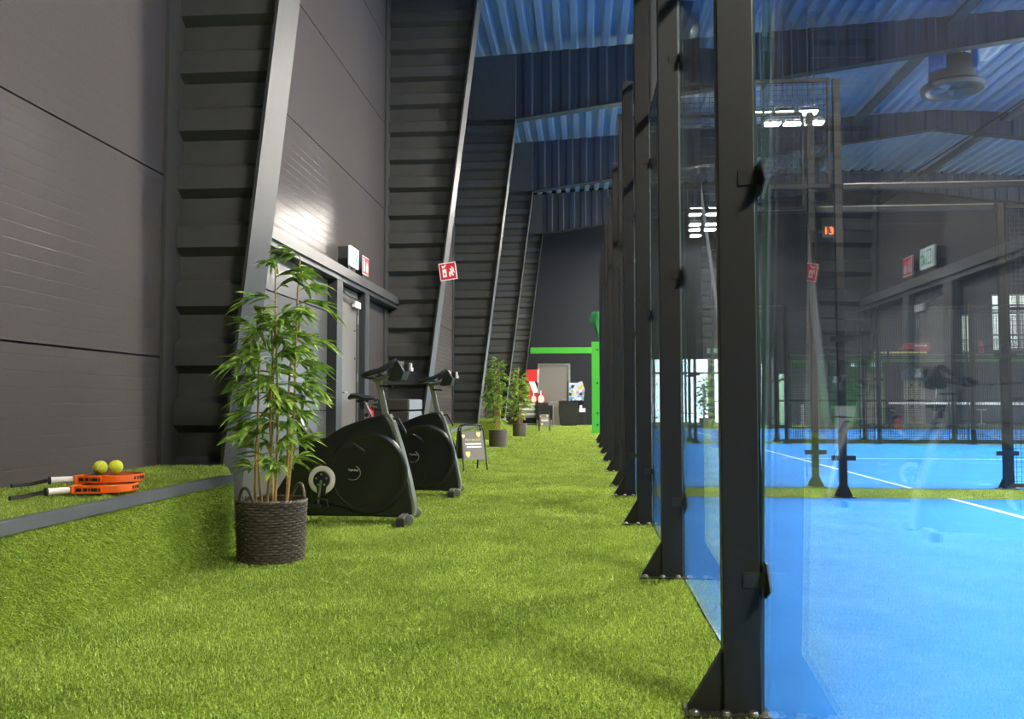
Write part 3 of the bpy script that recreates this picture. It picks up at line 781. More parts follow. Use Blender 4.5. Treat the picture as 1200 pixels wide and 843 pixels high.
# ------------------------------------------------------------------ turf benches along the wall
def bench(y0, y1, label, dens):
    t = thing('turf_bench', label, 'bench', (0, 0, 0), group='turf covered benches along the wall')
    ZT = .455
    out = [(XL + .005, y0), (BENCH_X, y0), (BENCH_X, y1 - 1.0), (BENCH_X - .02, y1 - .92), (BENCH_X - .40, y1 - .1), (BENCH_X - .45, y1), (XL + .005, y1)]
    MB().prism(out, -.02, ZT, lambda a, b, d: (a, b, d)).build('base', 'turf', t)
    kb = MB()
    kb.box(BENCH_X - .03, BENCH_X + .012, y0, y1 - 1.0, .43, .486)
    kb.build('edge_strip', 'kerb', t, bevel=.003)
    L = y1 - y0
    n = int(L * 1.0 * dens * .8); pts = scatter(XL + .03, BENCH_X - .04, y0, y1, n); pts[:, 2] = ZT - .002
    lim = BENCH_X - .04 - np.clip((pts[:, 1] - (y1 - 1.0)) * .43, 0, 1)
    pts = pts[pts[:, 0] < lim]
    blades('seat_turf', pts, (0, 0, 1), np.full(len(pts), .024), np.full(len(pts), .0036 if y0 < 5 else .009), t)
    n = int((L - 1.0) * .44 * dens * 1.2); pts = np.stack([np.full(n, BENCH_X - .001), rng.uniform(y0, y1 - 1.0, n), rng.uniform(0, .432, n)], 1)
    n2 = int(.9 * .44 * dens); u = rng.uniform(0, 1, n2); p2 = np.stack([BENCH_X - .40 * u, y1 - 1.0 + .9 * u, rng.uniform(0, .432, n2)], 1)
    pts = np.concatenate([pts, p2]); n = len(pts)
    blades('front_turf', pts, (.94, 0, -.34), np.full(n, .024), np.full(n, .0036 if y0 < 5 else .009), t)
    return t
bench(.8, 6.16, 'turf covered bench nearest the camera, with two rackets and two balls on it', 9000)
bench(13.9, 18.65, 'turf covered bench behind the sandwich board, ending at the middle potted bamboo', 1600)
bench(21.2, 25.3, 'short turf covered bench at the far end, behind the farthest potted bamboo', 700)

# ------------------------------------------------------------------ entrance in the left wall
X0 = XL
hd = MB().box(X0 + .002, X0 + .20, 6.65, 13.95, 2.50, 2.62).build('trim_3', 'trim', kind='structure')
MB().box(X0 + .002, X0 + .17, 6.65, 13.9, 2.44, 2.5).build('trim_4', 'dark_trim', kind='structure')
MB().box(X0 + .002, X0 + .16, 10.30, 10.50, 0, 2.46).build('trim_5', 'dark_trim', kind='structure', bevel=.004)
MB().box(X0 + .002, X0 + .16, 10.50, 10.56, 0, 2.46).build('trim_6', 'trim', kind='structure', bevel=.004)
MB().box(X0 + .002, X0 + .16, 11.68, 11.84, 0, 2.46).build('trim_7', 'dark_trim', kind='structure', bevel=.004)
MB().box(X0 + .002, X0 + .16, 11.84, 11.90, 0, 2.46).build('trim_8', 'trim', kind='structure', bevel=.004)
d = MB().box(X0 + .002, X0 + .06, 10.57, 11.66, .01, 2.34).build('door_1', 'door', kind='structure')
MB().box(X0 + .002, X0 + .075, 10.565, 10.63, 0, 2.42).box(X0 + .002, X0 + .075, 11.58, 11.675, 0, 2.42).box(X0 + .002, X0 + .075, 10.565, 11.675, 2.34, 2.42).build('frame', 'trim', d)
MB().box(X0 + .075, X0 + .13, 11.28, 11.56, 2.20, 2.29).build('closer_body', 'white', d, bevel=.006)
MB().bar((X0 + .11, 11.3, 2.27), (X0 + .14, 10.72, 2.33), .02).bar((X0 + .14, 10.72, 2.33), (X0 + .075, 10.72, 2.36), .02).build('closer_arm', 'steel', d)
MB().tube([(X0 + .06, 10.78, 1.05), (X0 + .12, 10.78, 1.05), (X0 + .12, 10.93, 1.05)], .011, 8).build('handle', 'steel', d, smooth=True)
hg = MB()
for z in (.35, 1.2, 2.0): hg.lathe([(.012, z), (.012, z + .12)], 10, Matrix.Translation((X0 + .07, 11.60, 0)))
hg.build('hinge', 'steel', d)
for z in (1.52, 1.9): MB().lathe([(.012, 0), (.012, .008), (0, .009)], 12, Matrix.Translation((X0 + .06, 11.5, z)) @ Matrix.Rotation(PI / 2, 4, 'Y')).build('screw_cap', 'black', d)
# sectional panel left of the door
sp = MB()
for k in range(6): sp.box(X0 + .002, X0 + .045, 6.75, 10.28, .02 + k * .405, .415 + k * .405)
sp.build('trim_9', 'shutter', kind='structure', bevel=.006)

# ------------------------------------------------------------------ wall signs
def rect(m, y0, y1, z0, z1, d0, d1): m.box(d0, d1, y0, y1, z0, z1)
s = thing('exit_sign', 'lit white and green emergency exit sign over the side door', 'sign', (XL, 11.05, 2.83))
MB().box(.14, .17, -.21, .21, -.13, .13).build('panel', 'sign_white', s, bevel=.004)
MB().box(.005, .14, -.20, -.10, -.17, -.04).build('mount', 'black', s)
MB().box(.005, .14, -.19, .19, -.12, .12).build('case', 'trim', s)
pg = MB()
pg.box(.17, .173, -.17, -.02, -.09, -.075).box(.17, .173, -.17, -.155, -.09, .09).box(.17, .173, -.035, -.02, -.09, .09).box(.17, .173, -.17, -.02, .075, .09)
F3 = lambda a, b, d_: (d_, a, b)
pg.prism([(.02, -.09), (.06, -.09), (.08, -.03), (.12, -.09), (.16, -.09), (.11, .0), (.13, .03), (.17, .02), (.17, .04), (.12, .06), (.09, .05), (.06, .0)], .17, .173, F3)
pg.lathe([(.022, 0), (.022, .003), (0, .0032)], 16, Matrix.Translation((.17, .115, .088)) @ Matrix.Rotation(PI / 2, 4, 'Y'))
pg.build('pictogram', 'sign_green', s)
s = thing('fire_sign', 'narrow red and white fire extinguisher sign beside the exit sign', 'sign', (XL, 11.88, 2.85))
MB().box(.10, .108, -.17, .17, -.13, .13).build('panel', 'print_white', s)
MB().box(.108, .110, -.155, .155, -.115, .115).build('red_field', 'sign_red', s)
MB().box(.005, .10, -.15, -.05, -.18, -.08).build('mount', 'black', s)
pg = MB()
pg.box(.110, .112, -.12, -.04, -.09, .05).box(.110, .112, -.10, -.06, .05, .075).box(.110, .112, -.13, -.06, .075, .09)
pg.prism([(.03, -.09), (.11, -.09), (.13, -.02), (.10, .05), (.09, .0), (.06, .08), (.03, .02), (.015, -.04)], .110, .112, F3)
pg.build('pictogram', 'print_white', s)
# flag sign on the second column
s = thing('hose_sign', 'red fire equipment flag sign tilted on the edge of the second column', 'sign', (-2.215, 13.4, 2.99), 0)
T = Matrix.Rotation(R(-8), 4, 'Y')
MB().box(-.03, .245, -.006, .006, -.15, .13, T).build('panel', 'print_white', s)
MB().box(-.015, .23, -.008, .008, -.135, .115, T).build('red_field', 'sign_red', s)
pg = MB(); F4 = lambda a, b, d_: T @ Vector((a, d_, b))
pg.prism([(.02, -.10), (.085, -.10), (.085, .03), (.02, .03)], -.0095, -.008, F4)
pg.prism([(.02, .05), (.06, .05), (.09, .09), (.075, .10), (.05, .08), (.02, .09)], -.0095, -.008, F4)
pg.prism([(.12, -.10), (.15, -.10), (.14, -.05), (.17, -.09), (.20, -.09), (.18, -.03), (.215, -.05), (.20, .04), (.17, .07), (.175, .02), (.14, .04), (.15, -.01), (.12, -.03)], -.0095, -.008, F4)
pg.build('pictogram', 'print_white', s)
dot = MB(); dot.prism([(.04, -.06), (.065, -.06), (.065, -.03), (.04, -.03)], -.011, -.0095, F4); dot.build('emblem_mark', 'sign_red', s)

# ------------------------------------------------------------------ rackets and balls on the bench
def racket():
    t = thing('padel_racket', '', 'racket')      # local +x towards the head, lies flat, handle butt at x=0
    n = 40; hd_ = []
    for i in range(n):
        a = 2 * PI * i / n
        rx, ry = .145, .128
        hd_.append((.305 + rx * math.cos(a), ry * math.sin(a) * (1 if math.cos(a) > 0 else (1 - .28 * (math.cos(a) ** 2)))))
    inner = [(.305 + (x - .305) * .90, y * .90) for x, y in hd_]
    face = MB(); face.prism(inner, .002, .036, lambda a, b, d: (a, b, d)); fo = face.build('face', 'black', t)
    art = MB()
    for k in range(4):
        y0 = -.075 + .045 * k; art.prism([(.23, y0), (.39, y0 + .03), (.385, y0 + .042), (.23, y0 + .018)], .036, .0366, lambda a, b, d: (a, b, d))
    art.build('face_stripe', 'orange', fo)
    fr_ = MB(); b0 = 0
    vs = []; fs = []
    ring = [(hd_, 0.0), (hd_, .038), (inner, .038), (inner, 0.0)]
    for pts, z in ring: vs += [(x, y, z) for x, y in pts]
    for r_ in range(4):
        q = (r_ + 1) % 4
        for i in range(n):
            j = (i + 1) % n; fs.append((r_ * n + i, r_ * n + j, q * n + j, q * n + i))
    fr_.add(vs, fs)
    for sg in (-1, 1):
        fr_.add([(.125, sg * .012, 0), (.125, sg * .026, 0), (.215, sg * .112, 0), (.225, sg * .088, 0), (.125, sg * .012, .038), (.125, sg * .026, .038), (.215, sg * .112, .038), (.225, sg * .088, .038)],
                [(0, 1, 2, 3), (4, 5, 6, 7), (0, 1, 5, 4), (1, 2, 6, 5), (2, 3, 7, 6), (3, 0, 4, 7)])
    fr_.box(.11, .135, -.026, .026, 0, .038)
    fo2 = fr_.build('frame', 'orange', t, bevel=.003)
    mk = MB()
    # black lettering blocks along the throat side facing the corridor
    for u0, u1 in ((.05, .26), (.32, .47), (.52, .58), (.62, .86), (.9, .96)):
        p = [(.125 + .09 * u - .0012, -.026 - .086 * u - .0013) for u in (u0, u1)]
        q_ = [(a_ + .004, b_ + .004) for a_, b_ in p]
        mk.add([(*p[0], .011), (*p[1], .011), (*p[1], .027), (*p[0], .027), (*q_[0], .011), (*q_[1], .011), (*q_[1], .027), (*q_[0], .027)], [(0, 1, 2, 3), (7, 6, 5, 4), (0, 4, 5, 1), (1, 5, 6, 2), (2, 6, 7, 3), (3, 7, 4, 0)])
    mk.build('side_print', 'black', fo2); mk = MB()
    for a0 in (-62, -54, -46, -39, -32):
        aa = [R(a0), R(a0 + 4.5)]
        p = [(.305 + .1462 * math.cos(a_), .1292 * math.sin(a_)) for a_ in aa]; q_ = [(.305 + .142 * math.cos(a_), .125 * math.sin(a_)) for a_ in aa]
        mk.add([(*p[0], .012), (*p[1], .012), (*p[1], .028), (*p[0], .028), (*q_[0], .012), (*q_[1], .012), (*q_[1], .028), (*q_[0], .028)], [(0, 1, 2, 3), (7, 6, 5, 4), (0, 4, 5, 1), (1, 5, 6, 2), (2, 6, 7, 3), (3, 7, 4, 0)])
    mk.build('rim_print', 'black', fo2)
    MB().lathe([(.017, .005), (.0165, .03), (.0155, .115), (.017, .125)], 16, Matrix.Translation((0, 0, .019)) @ Matrix.Rotation(PI / 2, 4, 'Y')).build('grip', 'grip', t, smooth=True)
    MB().lathe([(.0, 0), (.018, .0), (.020, .004), (.019, .012)], 16, Matrix.Translation((-.004, 0, .019)) @ Matrix.Rotation(PI / 2, 4, 'Y')).build('butt_cap', 'rubber', t, smooth=True)
    st = MB(); path = []
    for i in range(9):
        u = i / 8; path.append((-.005 - .16 * u, .03 * math.sin(u * 3) - .02 * u, .019 - .016 * min(1, u * 2.2)))
    for i, p in enumerate(path[:-1]): st.bar(p, path[i + 1], .012, .018)
    st.build('wrist_strap', 'rubber', t)
    return t
r1 = racket()
place(r1, (-2.575, 3.97, .478), R(56), 'orange and black padel racket lying directly on the bench turf, under another racket', 'rackets on the bench')
r2 = copy_tree(r1)
place(r2, (-2.655, 4.12, .5185), R(42), 'orange and black padel racket on top, carrying the two yellow balls', 'rackets on the bench')
def ball(): 
    m = MB(); n = 24
    m.lathe([(.0355 * math.sin(PI * i / n), -.0355 * math.cos(PI * i / n)) for i in range(n + 1)], 32)
    o = m.build('padel_ball', 'ball', smooth='full'); 
    sm_ = MB(); path = []
    for i in range(48):
        t_ = 2 * PI * i / 48; v = Vector((math.cos(t_) + .35 * math.cos(3 * t_), math.sin(t_) - .35 * math.sin(3 * t_), .95 * math.sin(2 * t_))).normalized() * .0352
        path.append(v)
    sm_.tube(path, .0011, 5, True).build('seam', 'white', o)
    return o
hx, hy = -2.655 + .29 * math.cos(R(42)), 4.12 + .29 * math.sin(R(42))
px, py = .83, .55
b1 = ball(); tag(b1, 'left one of two yellow padel balls resting on the upper racket', 'ball', 'balls on the racket')
b2 = copy_tree(b1); tag(b2, 'right one of two yellow padel balls resting on the upper racket', 'ball', 'balls on the racket')
b1.location = (hx - .037 * px - .02, hy - .037 * py, .5185 + .0366 + .0355); b2.location = (hx + .037 * px - .02, hy + .037 * py, .5185 + .0366 + .0355)
b1.rotation_euler = (.4, .3, 1.9); b2.rotation_euler = (1.4, .2, .3)

# ------------------------------------------------------------------ potted bamboo
def bamboo(nleaf_scale, basket, seed):
    rnd = random.Random(seed)
    t = thing('potted_bamboo', '', 'potted plant')
    if basket:
        bk = MB(); rows_ = 21; H = .335; seg_ = 176; stakes = 44
        for r_ in range(rows_):
            z = .012 + H * r_ / rows_; rr = .183 + .014 * (r_ / rows_)
            ph = PI * (r_ % 2)
            bk.tube([((rr + .0065 * math.cos(stakes * a / 2 + ph)) * math.cos(a), (rr + .0065 * math.cos(stakes * a / 2 + ph)) * math.sin(a), z) for a in [2 * PI * i / seg_ for i in range(seg_)]], .0074, 6, True)
        for q in range(2):
            bk.tube([((.196 + .004 * math.cos(22 * a + q * PI)) * math.cos(a), (.196 + .004 * math.cos(22 * a + q * PI)) * math.sin(a), H + .012 + .006 * math.sin(22 * a + q * PI)) for a in [2 * PI * i / 160 for i in range(160)]], .0095, 6, True)
        bk.lathe([(0, .005), (.178, .005), (.19, H - .01), (.183, H - .01), (.172, .02)], 40)
        bo = bk.build('basket', 'wicker', t, smooth=True)
        for a0 in (R(240), R(52)):
            path = []
            for i in range(15):
                u = i / 14; aa = a0 + (u - .5) * .72
                path.append((.194 * math.cos(aa), .194 * math.sin(aa), H + .005 + .095 * math.sin(PI * u) ** .7))
            MB().tube(path, .009, 8).build('handle', 'wicker', bo, smooth=True)
    else:
        pt = MB(); pt.lathe([(0, .0), (.178, .0), (.182, .01), (.196, .335), (.192, .35), (.182, .345), (.172, .30)], 36)
        for r_ in range(14): pt.lathe([(.181 + .001 * r_, .014 + .024 * r_), (.1865 + .001 * r_, .022 + .024 * r_), (.182 + .001 * r_, .032 + .024 * r_)], 36)
        pt.build('planter', 'pot', t, smooth=True)
    MB().lathe([(0, .30), (.09, .305), (.178, .29), (.178, .27)], 28).build('soil', 'soil', t, smooth=True)
    cn = MB(); lf = MB(); tw = MB()
    canes = []
    for c in range(7):
        a = 2 * PI * c / 7 + rnd.uniform(-.3, .3); r0 = rnd.uniform(.03, .10)
        top = rnd.uniform(1.35, 1.78) if c else 1.80
        bx, by = r0 * math.cos(a), r0 * math.sin(a)
        tx, ty = bx * 1.5 + rnd.uniform(-.05, .05), by * 1.5 + rnd.uniform(-.05, .05)
        path = []
        for i in range(8):
            u = i / 7; path.append((bx + (tx - bx) * u + .012 * math.sin(u * 5 + c), by + (ty - by) * u + .012 * math.cos(u * 4 + c), .28 + (top - .28) * u))
        cn.tube(path, [.0095 - .0055 * i / 7 for i in range(8)], 8)
        z = .32
        while z < top - .1:
            u = (z - .28) / (top - .28); i = min(6, int(u * 7)); f_ = u * 7 - i
            p = Vector(path[i]).lerp(Vector(path[i + 1]), f_)
            cn.lathe([(.0105 - .005 * u, -.004), (.0125 - .005 * u, 0), (.0105 - .005 * u, .004)], 8, Matrix.Translation(p))
            z += .12
        canes.append((path, top))
    def leaf(p, d, L, W):
        d = d.normalized(); sd = d.cross(Vector((0, 0, 1)))
        if sd.length < .05: sd = Vector((1, 0, 0))
        sd.normalize(); sd = (Matrix.Rotation(rnd.uniform(-.7, .7), 3, d) @ sd)
        up = sd.cross(d)
        dr = rnd.uniform(.12, .5) * L
        prof_ = [(0, .12), (.22, .75), (.5, 1.0), (.78, .62), (1.0, .02)]
        vs = []
        for u, wv in prof_:
            c = p + d * L * u - Vector((0, 0, 1)) * dr * u * u
            vs += [c - sd * W / 2 * wv + up * W * .14 * wv, c, c + sd * W / 2 * wv + up * W * .14 * wv]
        fs = []
        for i in range(4):
            b_ = 3 * i; fs += [(b_, b_ + 1, b_ + 4, b_ + 3), (b_ + 1, b_ + 2, b_ + 5, b_ + 4)]
        lf.add(vs, fs)
    def branch(p, az, L, rise):
        pts = [p]
        for i in range(1, 6):
            u = i / 5
            pts.append(p + Vector((math.cos(az) * L * u, math.sin(az) * L * u, L * (rise * u - .75 * u * u * (1 if L > .15 else .4)))))
        lf.tube(pts, [.003 - .0003 * i for i in range(6)], 5)
        for i in range(1, 6):
            for q in range(3 if i > 1 else 2):
                dirv = (pts[i] - pts[i - 1]).normalized()
                azl = az + rnd.uniform(-1.25, 1.25); el = rnd.uniform(-.75, .55)
                dv = (dirv * .7 + Vector((math.cos(azl), math.sin(azl), el))).normalized()
                leaf(pts[i], dv, rnd.uniform(.10, .165), rnd.uniform(.021, .032))
    for c, (path, top) in enumerate(canes):
        z = .48 + rnd.uniform(0, .15)
        while z < top:
            u = (z - .28) / (top - .28); i = min(6, int(u * 7)); f_ = u * 7 - i
            p = Vector(path[i]).lerp(Vector(path[i + 1]), f_)
            az = math.atan2(path[-1][1], path[-1][0]) + rnd.uniform(-1.7, 1.7)
            big = (.30 if rnd.random() < .35 else .17) if .7 < z < 1.55 else .15
            Lb = rnd.uniform(.07, big * (0.55 if z < .75 else 1.0))
            branch(p, az, Lb, rnd.uniform(.3, 1.0))
            z += rnd.uniform(.055, .095) / nleaf_scale * (1.7 if z < .75 else 1)
        branch(Vector(path[-1]), rnd.uniform(0, 6.28), .06, 1.2)
    cn.build('cane', 'cane', t, smooth=True)
    lf.build('foliage', 'leaf', t, smooth='full')
    return t
b = bamboo(1.0, True, 5); place(b, (-1.835, 5.0, 0), 0, 'tall bamboo in a round wicker basket at the end of the nearest bench', 'bamboo plants')
b2_ = bamboo(.9, False, 9); place(b2_, (-1.76, 18.0, 0), .6, 'bamboo in a brown pot on the turf beside the second bench', 'bamboo plants')
b3 = copy_tree(b2_); place(b3, (-1.71, 23.6, 0), 2.2, 'bamboo in a brown pot farther along, in front of the red display', 'bamboo plants')
b4 = copy_tree(b2_); place(b4, (4.45, 32.0, 0), 4.0, 'dark potted bamboo seen against the bright end windows behind the courts', 'bamboo plants')

# ------------------------------------------------------------------ spin bikes
def bike():
    t = thing('spin_bike', '', 'exercise bike')
    F = lambda a, b, d: (a, d, b)
    ol = [(-.03, .040), (.036, .043), (.038, .088), (.034, .156), (-.004, .333), (-.063, .545), (-.137, .76), (-.172, .819), (-.21, .833), (-.367, .797), (-.528, .74), (-.614, .695), (-.686, .652), (-.749, .637), (-.805, .665),
          (-.851, .732), (-.885, .748), (-.915, .735), (-.915, .70), (-.898, .62), (-.892, .534), (-.915, .47), (-1.025, .317), (-1.10, .20), (-1.12, .10), (-1.06, .052), (-.80, .051), (-.66, .052), (-.30, .047)]
    MB().prism(ol, -.085, .085, F).build('shell', 'shell', t, bevel=.014)
    sh = t.children[0]
    TY = Matrix.Rotation(PI / 2, 4, 'X')       # lathe axis -> -y
    cx_, cz_ = -.325, .385
    prof_ = [(.325, 0), (.318, .012), (.300, .022), (.282, .020), (.270, .012), (.255, .010), (.12, .020), (0, .022)]
    MB().lathe(prof_, 56, Matrix.Translation((cx_, -.085, cz_)) @ TY).lathe(prof_, 56, Matrix.Translation((cx_, .085, cz_)) @ Matrix.Rotation(-PI / 2, 4, 'X')).build('flywheel_cover', 'shell', sh, smooth=True)
    MB().prism([(-.80, .17), (-.40, .10), (-.30, .16), (-.34, .56), (-.44, .62), (-.72, .48), (-.82, .36)], -.104, -.08, F).build('chain_guard', 'shell', sh, bevel=.012)
    # front frame strip
    strip = [(.040, .05), (.047, .10), (.04, .16), (.002, .337), (-.057, .55), (-.131, .765), (-.166, .83)]
    fs_ = MB()
    for p, q in zip(strip[:-1], strip[1:]): fs_.bar((p[0], 0, p[1]), (q[0], 0, q[1]), .150, .020, up=(1, 0, .3))
    fs_.build('frame_strip', 'silver', t)
    # emblem
    T = Matrix.Translation((-.435, -.1175, .408)) @ Matrix.Rotation(R(3), 4, 'Y') @ Matrix.Rotation(PI / 2, 4, 'X')
    text('emblem_text', 'Supralux', .024, 'emblem', t, T, .0006)
    arc = []
    for i in range(18):
        a = R(65 - 190 * i / 17); arc.append((-.44 + .062 * math.cos(a), -.1165, .385 + .055 * math.sin(a)))
    MB().tube(arc, .0013, 5).build('emblem_arc', 'emblem', t)
    # cranks
    H = Matrix.Translation((-.689, -.112, .332)) @ TY
    MB().lathe([(.108, 0), (.108, .012), (.100, .018), (.072, .018), (.068, .012), (0, .012)], 44, H).build('hub_ring', 'cream', t, smooth=True)
    hub = MB().lathe([(.066, .012), (.066, .022), (.058, .026), (0, .026)], 36, H).prism([(-.735, .335), (-.72, .22), (-.655, .22), (-.643, .335)], -.136, -.120, F).build('crank_disc', 'black', t, smooth=True)
    for k in range(5):
        a = R(90 + 72 * k); MB().lathe([(.008, .024), (.008, .032), (0, .033)], 10, Matrix.Translation((.043 * math.cos(a), 0, .043 * math.sin(a))) @ H).build('bolt', 'steel', hub)
    for sg, ang in ((-1, R(-97)), (1, R(83))):
        c0 = Vector((-.689, sg * .145, .332)); c1 = c0 + Vector((math.cos(ang) * .19, 0, math.sin(ang) * .19))
        if sg > 0: c0.y = .14; c1.y = .15
        ca = MB().bar(c0, c1, .016, .026).build('crank_arm', 'silver', t, bevel=.004)
        pd = MB(); pc = c1 + Vector((0, sg * .065, 0))
        pd.box(pc.x - .05, pc.x + .05, pc.y - .045, pc.y + .045, pc.z - .012, pc.z + .012)
        pd.build('pedal', 'black', t, bevel=.005)
        cg = MB(); cg.tube([(pc.x - .05, pc.y, pc.z + .01), (pc.x + .02, pc.y, pc.z + .06), (pc.x + .085, pc.y, pc.z + .045), (pc.x + .10, pc.y, pc.z - .01), (pc.x + .05, pc.y, pc.z - .03)], .008, 6)
        cg.build('toe_cage', 'black', t, smooth=True)
    # stabilizers
    for u0, nm in ((-.02, 'front'), (-1.05, 'rear')):
        st = MB().bar((u0, -.29, .055), (u0, .29, .055), .05, .04).build('stabilizer', 'silver', t, bevel=.004)
        for sg in (-1, 1):
            MB().box(u0 - .035, u0 + .03, sg * .29 - .03, sg * .29 + .03, .0, .062).build('foot', 'rubber', st, bevel=.005)
            if nm == 'front':
                W = Matrix.Translation((u0 + .055, sg * .22, .043)) @ TY
                MB().lathe([(0, -.016), (.03, -.016), (.038, -.012), (.038, .012), (.03, .016), (0, .016)], 24, W).build('roller', 'silver', st, smooth=True)
    # seat post and seat
    MB().bar((-.868, 0, .70), (-.985, 0, .935), .034, .055, up=(0, 1, 0)).build('seat_post', 'silver', t, bevel=.006)
    st = MB(); out_ = []
    secs = [(-1.135, .10, .965, .03), (-1.11, .118, .985, .05), (-1.05, .112, .985, .055), (-.99, .075, .975, .045), (-.93, .032, .965, .035), (-.885, .022, .962, .026), (-.865, .012, .96, .014)]
    vs = []; nseg = 16
    for (u, wv, z, th) in secs:
        for k in range(nseg):
            a = 2 * PI * k / nseg; vs.append((u, wv * math.cos(a), z + th * .5 * math.sin(a) + (.012 if math.sin(a) > 0 else 0)))
    fs = [list(range(nseg))[::-1], [(len(secs) - 1) * nseg + k for k in range(nseg)]]
    for i in range(len(secs) - 1):
        for k in range(nseg):
            k2 = (k + 1) % nseg; fs.append((i * nseg + k, i * nseg + k2, (i + 1) * nseg + k2, (i + 1) * nseg + k))
    st.add(vs, fs).build('seat', 'black', t, smooth=True)
    MB().box(-1.06, -.93, -.02, .02, .925, .95).box(-1.02, -.97, -.03, .03, .86, .93).build('seat_clamp', 'rubber', t, bevel=.006)
    MB().bar((-.93, .0, .80), (-.93, -.085, .80), .02).lathe([(0, -.02), (.022, -.02), (.022, .02), (0, .02)], 14, Matrix.Translation((-.93, -.10, .80)) @ TY).build('adjust_knob', 'rubber', t)
    MB().tube([(-.905, -.04, .62), (-.935, -.06, .625), (-.94, -.06, .60), (-.925, -.06, .57)], .008, 6).build('brake_lever', 'rubber', t)
    MB().tube([(-.13, -.02, .80), (-.09, -.03, .80), (-.04, -.04, .72), (-.025, -.04, .69)], .011, 6).build('bottle_lever', 'rubber', t)
    # handlebar post and bars
    MB().bar((-.19, 0, .80), (-.262, 0, 1.10), .05, .034, up=(0, 1, 0)).build('handlebar_post', 'silver', t, bevel=.006)
    MB().bar((-.25, 0, 1.055), (-.145, 0, 1.05), .05, .016).build('slider_handle', 'rubber', t, bevel=.004)
    MB().bar((-.30, 0, 1.10), (-.11, 0, 1.125), .05, .03).build('bar_slide', 'silver', t, bevel=.004)
    hb = MB()
    for sg in (-1, 1):
        hb.tube([(-.30, sg * .02, 1.125), (-.355, sg * .05, 1.128), (-.36, sg * .12, 1.135), (-.30, sg * .185, 1.15), (-.22, sg * .19, 1.168), (-.15, sg * .185, 1.205), (-.10, sg * .175, 1.243), (-.083, sg * .165, 1.25)],
                [.018, .019, .02, .021, .021, .02, .018, .014], 10)
    hb.tube([(-.23, -.19, 1.165), (-.23, -.06, 1.145), (-.23, .06, 1.145), (-.23, .19, 1.165)], .016, 8)
    hb.build('handlebar', 'rubber', t, smooth=True)
    MB().prism([(-.10, 1.25), (-.078, 1.255), (-.022, 1.165), (-.045, 1.10), (-.12, 1.085), (-.165, 1.10), (-.15, 1.125)], -.13, .13, F).build('console_tray', 'black', t, bevel=.01)
    cs = MB().box(-.045, .0, -.06, .06, 1.17, 1.235, Matrix.Translation((0, 0, 0))).build('console', 'black', t, bevel=.01)
    MB().box(.0, .022, -.045, .045, 1.17, 1.20).box(-.005, .015, -.02, .02, 1.2, 1.235).build('console_trim', 'white', cs, bevel=.004)
    return t
bk1 = bike()
for part in [bk1] + list(bk1.children_recursive):
    if part.type == 'MESH':
        for v in part.data.vertices: v.co.x *= .953
place(bk1, (-1.345, 6.66, 0), R(3), 'black spin bike nearest the camera, directly behind the wicker plant basket', 'spin bikes')
bk2 = copy_tree(bk1); place(bk2, (-1.27, 8.64, 0), R(3), 'second black spin bike, standing behind the nearest one and left of the sandwich board', 'spin bikes')

# ------------------------------------------------------------------ grey chest, extinguisher
c = thing('storage_chest', 'grey upholstered storage chest with its end paled as if lit, behind the spin bikes', 'chest', (-2.72, 12.66, 0))
MB().box(-.25, .24, -.5, .5, .05, .80).build('body', 'chest', c, bevel=.015)
MB().box(-.26, .245, -.51, .51, .81, .975).build('lid', 'chest', c, bevel=.02)
MB().box(.24, .252, -.49, .49, .06, .79).build('lit_end', 'chest_light', c)  # lit side of the chest put into a paler panel colour
MB().box(.247, .257, -.49, .49, .82, .96).build('lit_lid', 'chest_light', c)  # same lit tone painted on the lid side
for sx in (-.2, .19):
    for sy in (-.42, .42): MB().box(sx - .025, sx + .025, sy - .025, sy + .025, 0, .05).build('foot', 'rubber', c)
e = thing('fire_extinguisher', 'red fire extinguisher standing by the door post behind the spin bikes', 'fire extinguisher', (-3.0, 11.98, .0))
MB().lathe([(0, .33), (.075, .33), (.085, .345), (.085, .74), (.07, .80), (.03, .83), (.03, .86), (0, .86)], 24).build('cylinder', 'red', e, smooth=True)
MB().box(-.02, .03, -.02, .02, .86, .89).bar((0, 0, .90), (.12, 0, .93), .018).bar((0, 0, .88), (.11, 0, .86), .016).build('valve', 'steel', e)
MB().tube([(.03, 0, .87), (.09, -.03, .80), (.10, -.05, .62), (.095, -.05, .48)], .010, 8).build('hose', 'rubber', e, smooth=True)
MB().lathe([(.0855, .50), (.0862, .51), (.0862, .66), (.0855, .67)], 24).build('label', 'print_white', e, smooth=True)
MB().lathe([(.12, 0), (.12, .012), (.02, .02), (.02, .33), (.06, .335)], 20).build('stand', 'steel', e, smooth=True)

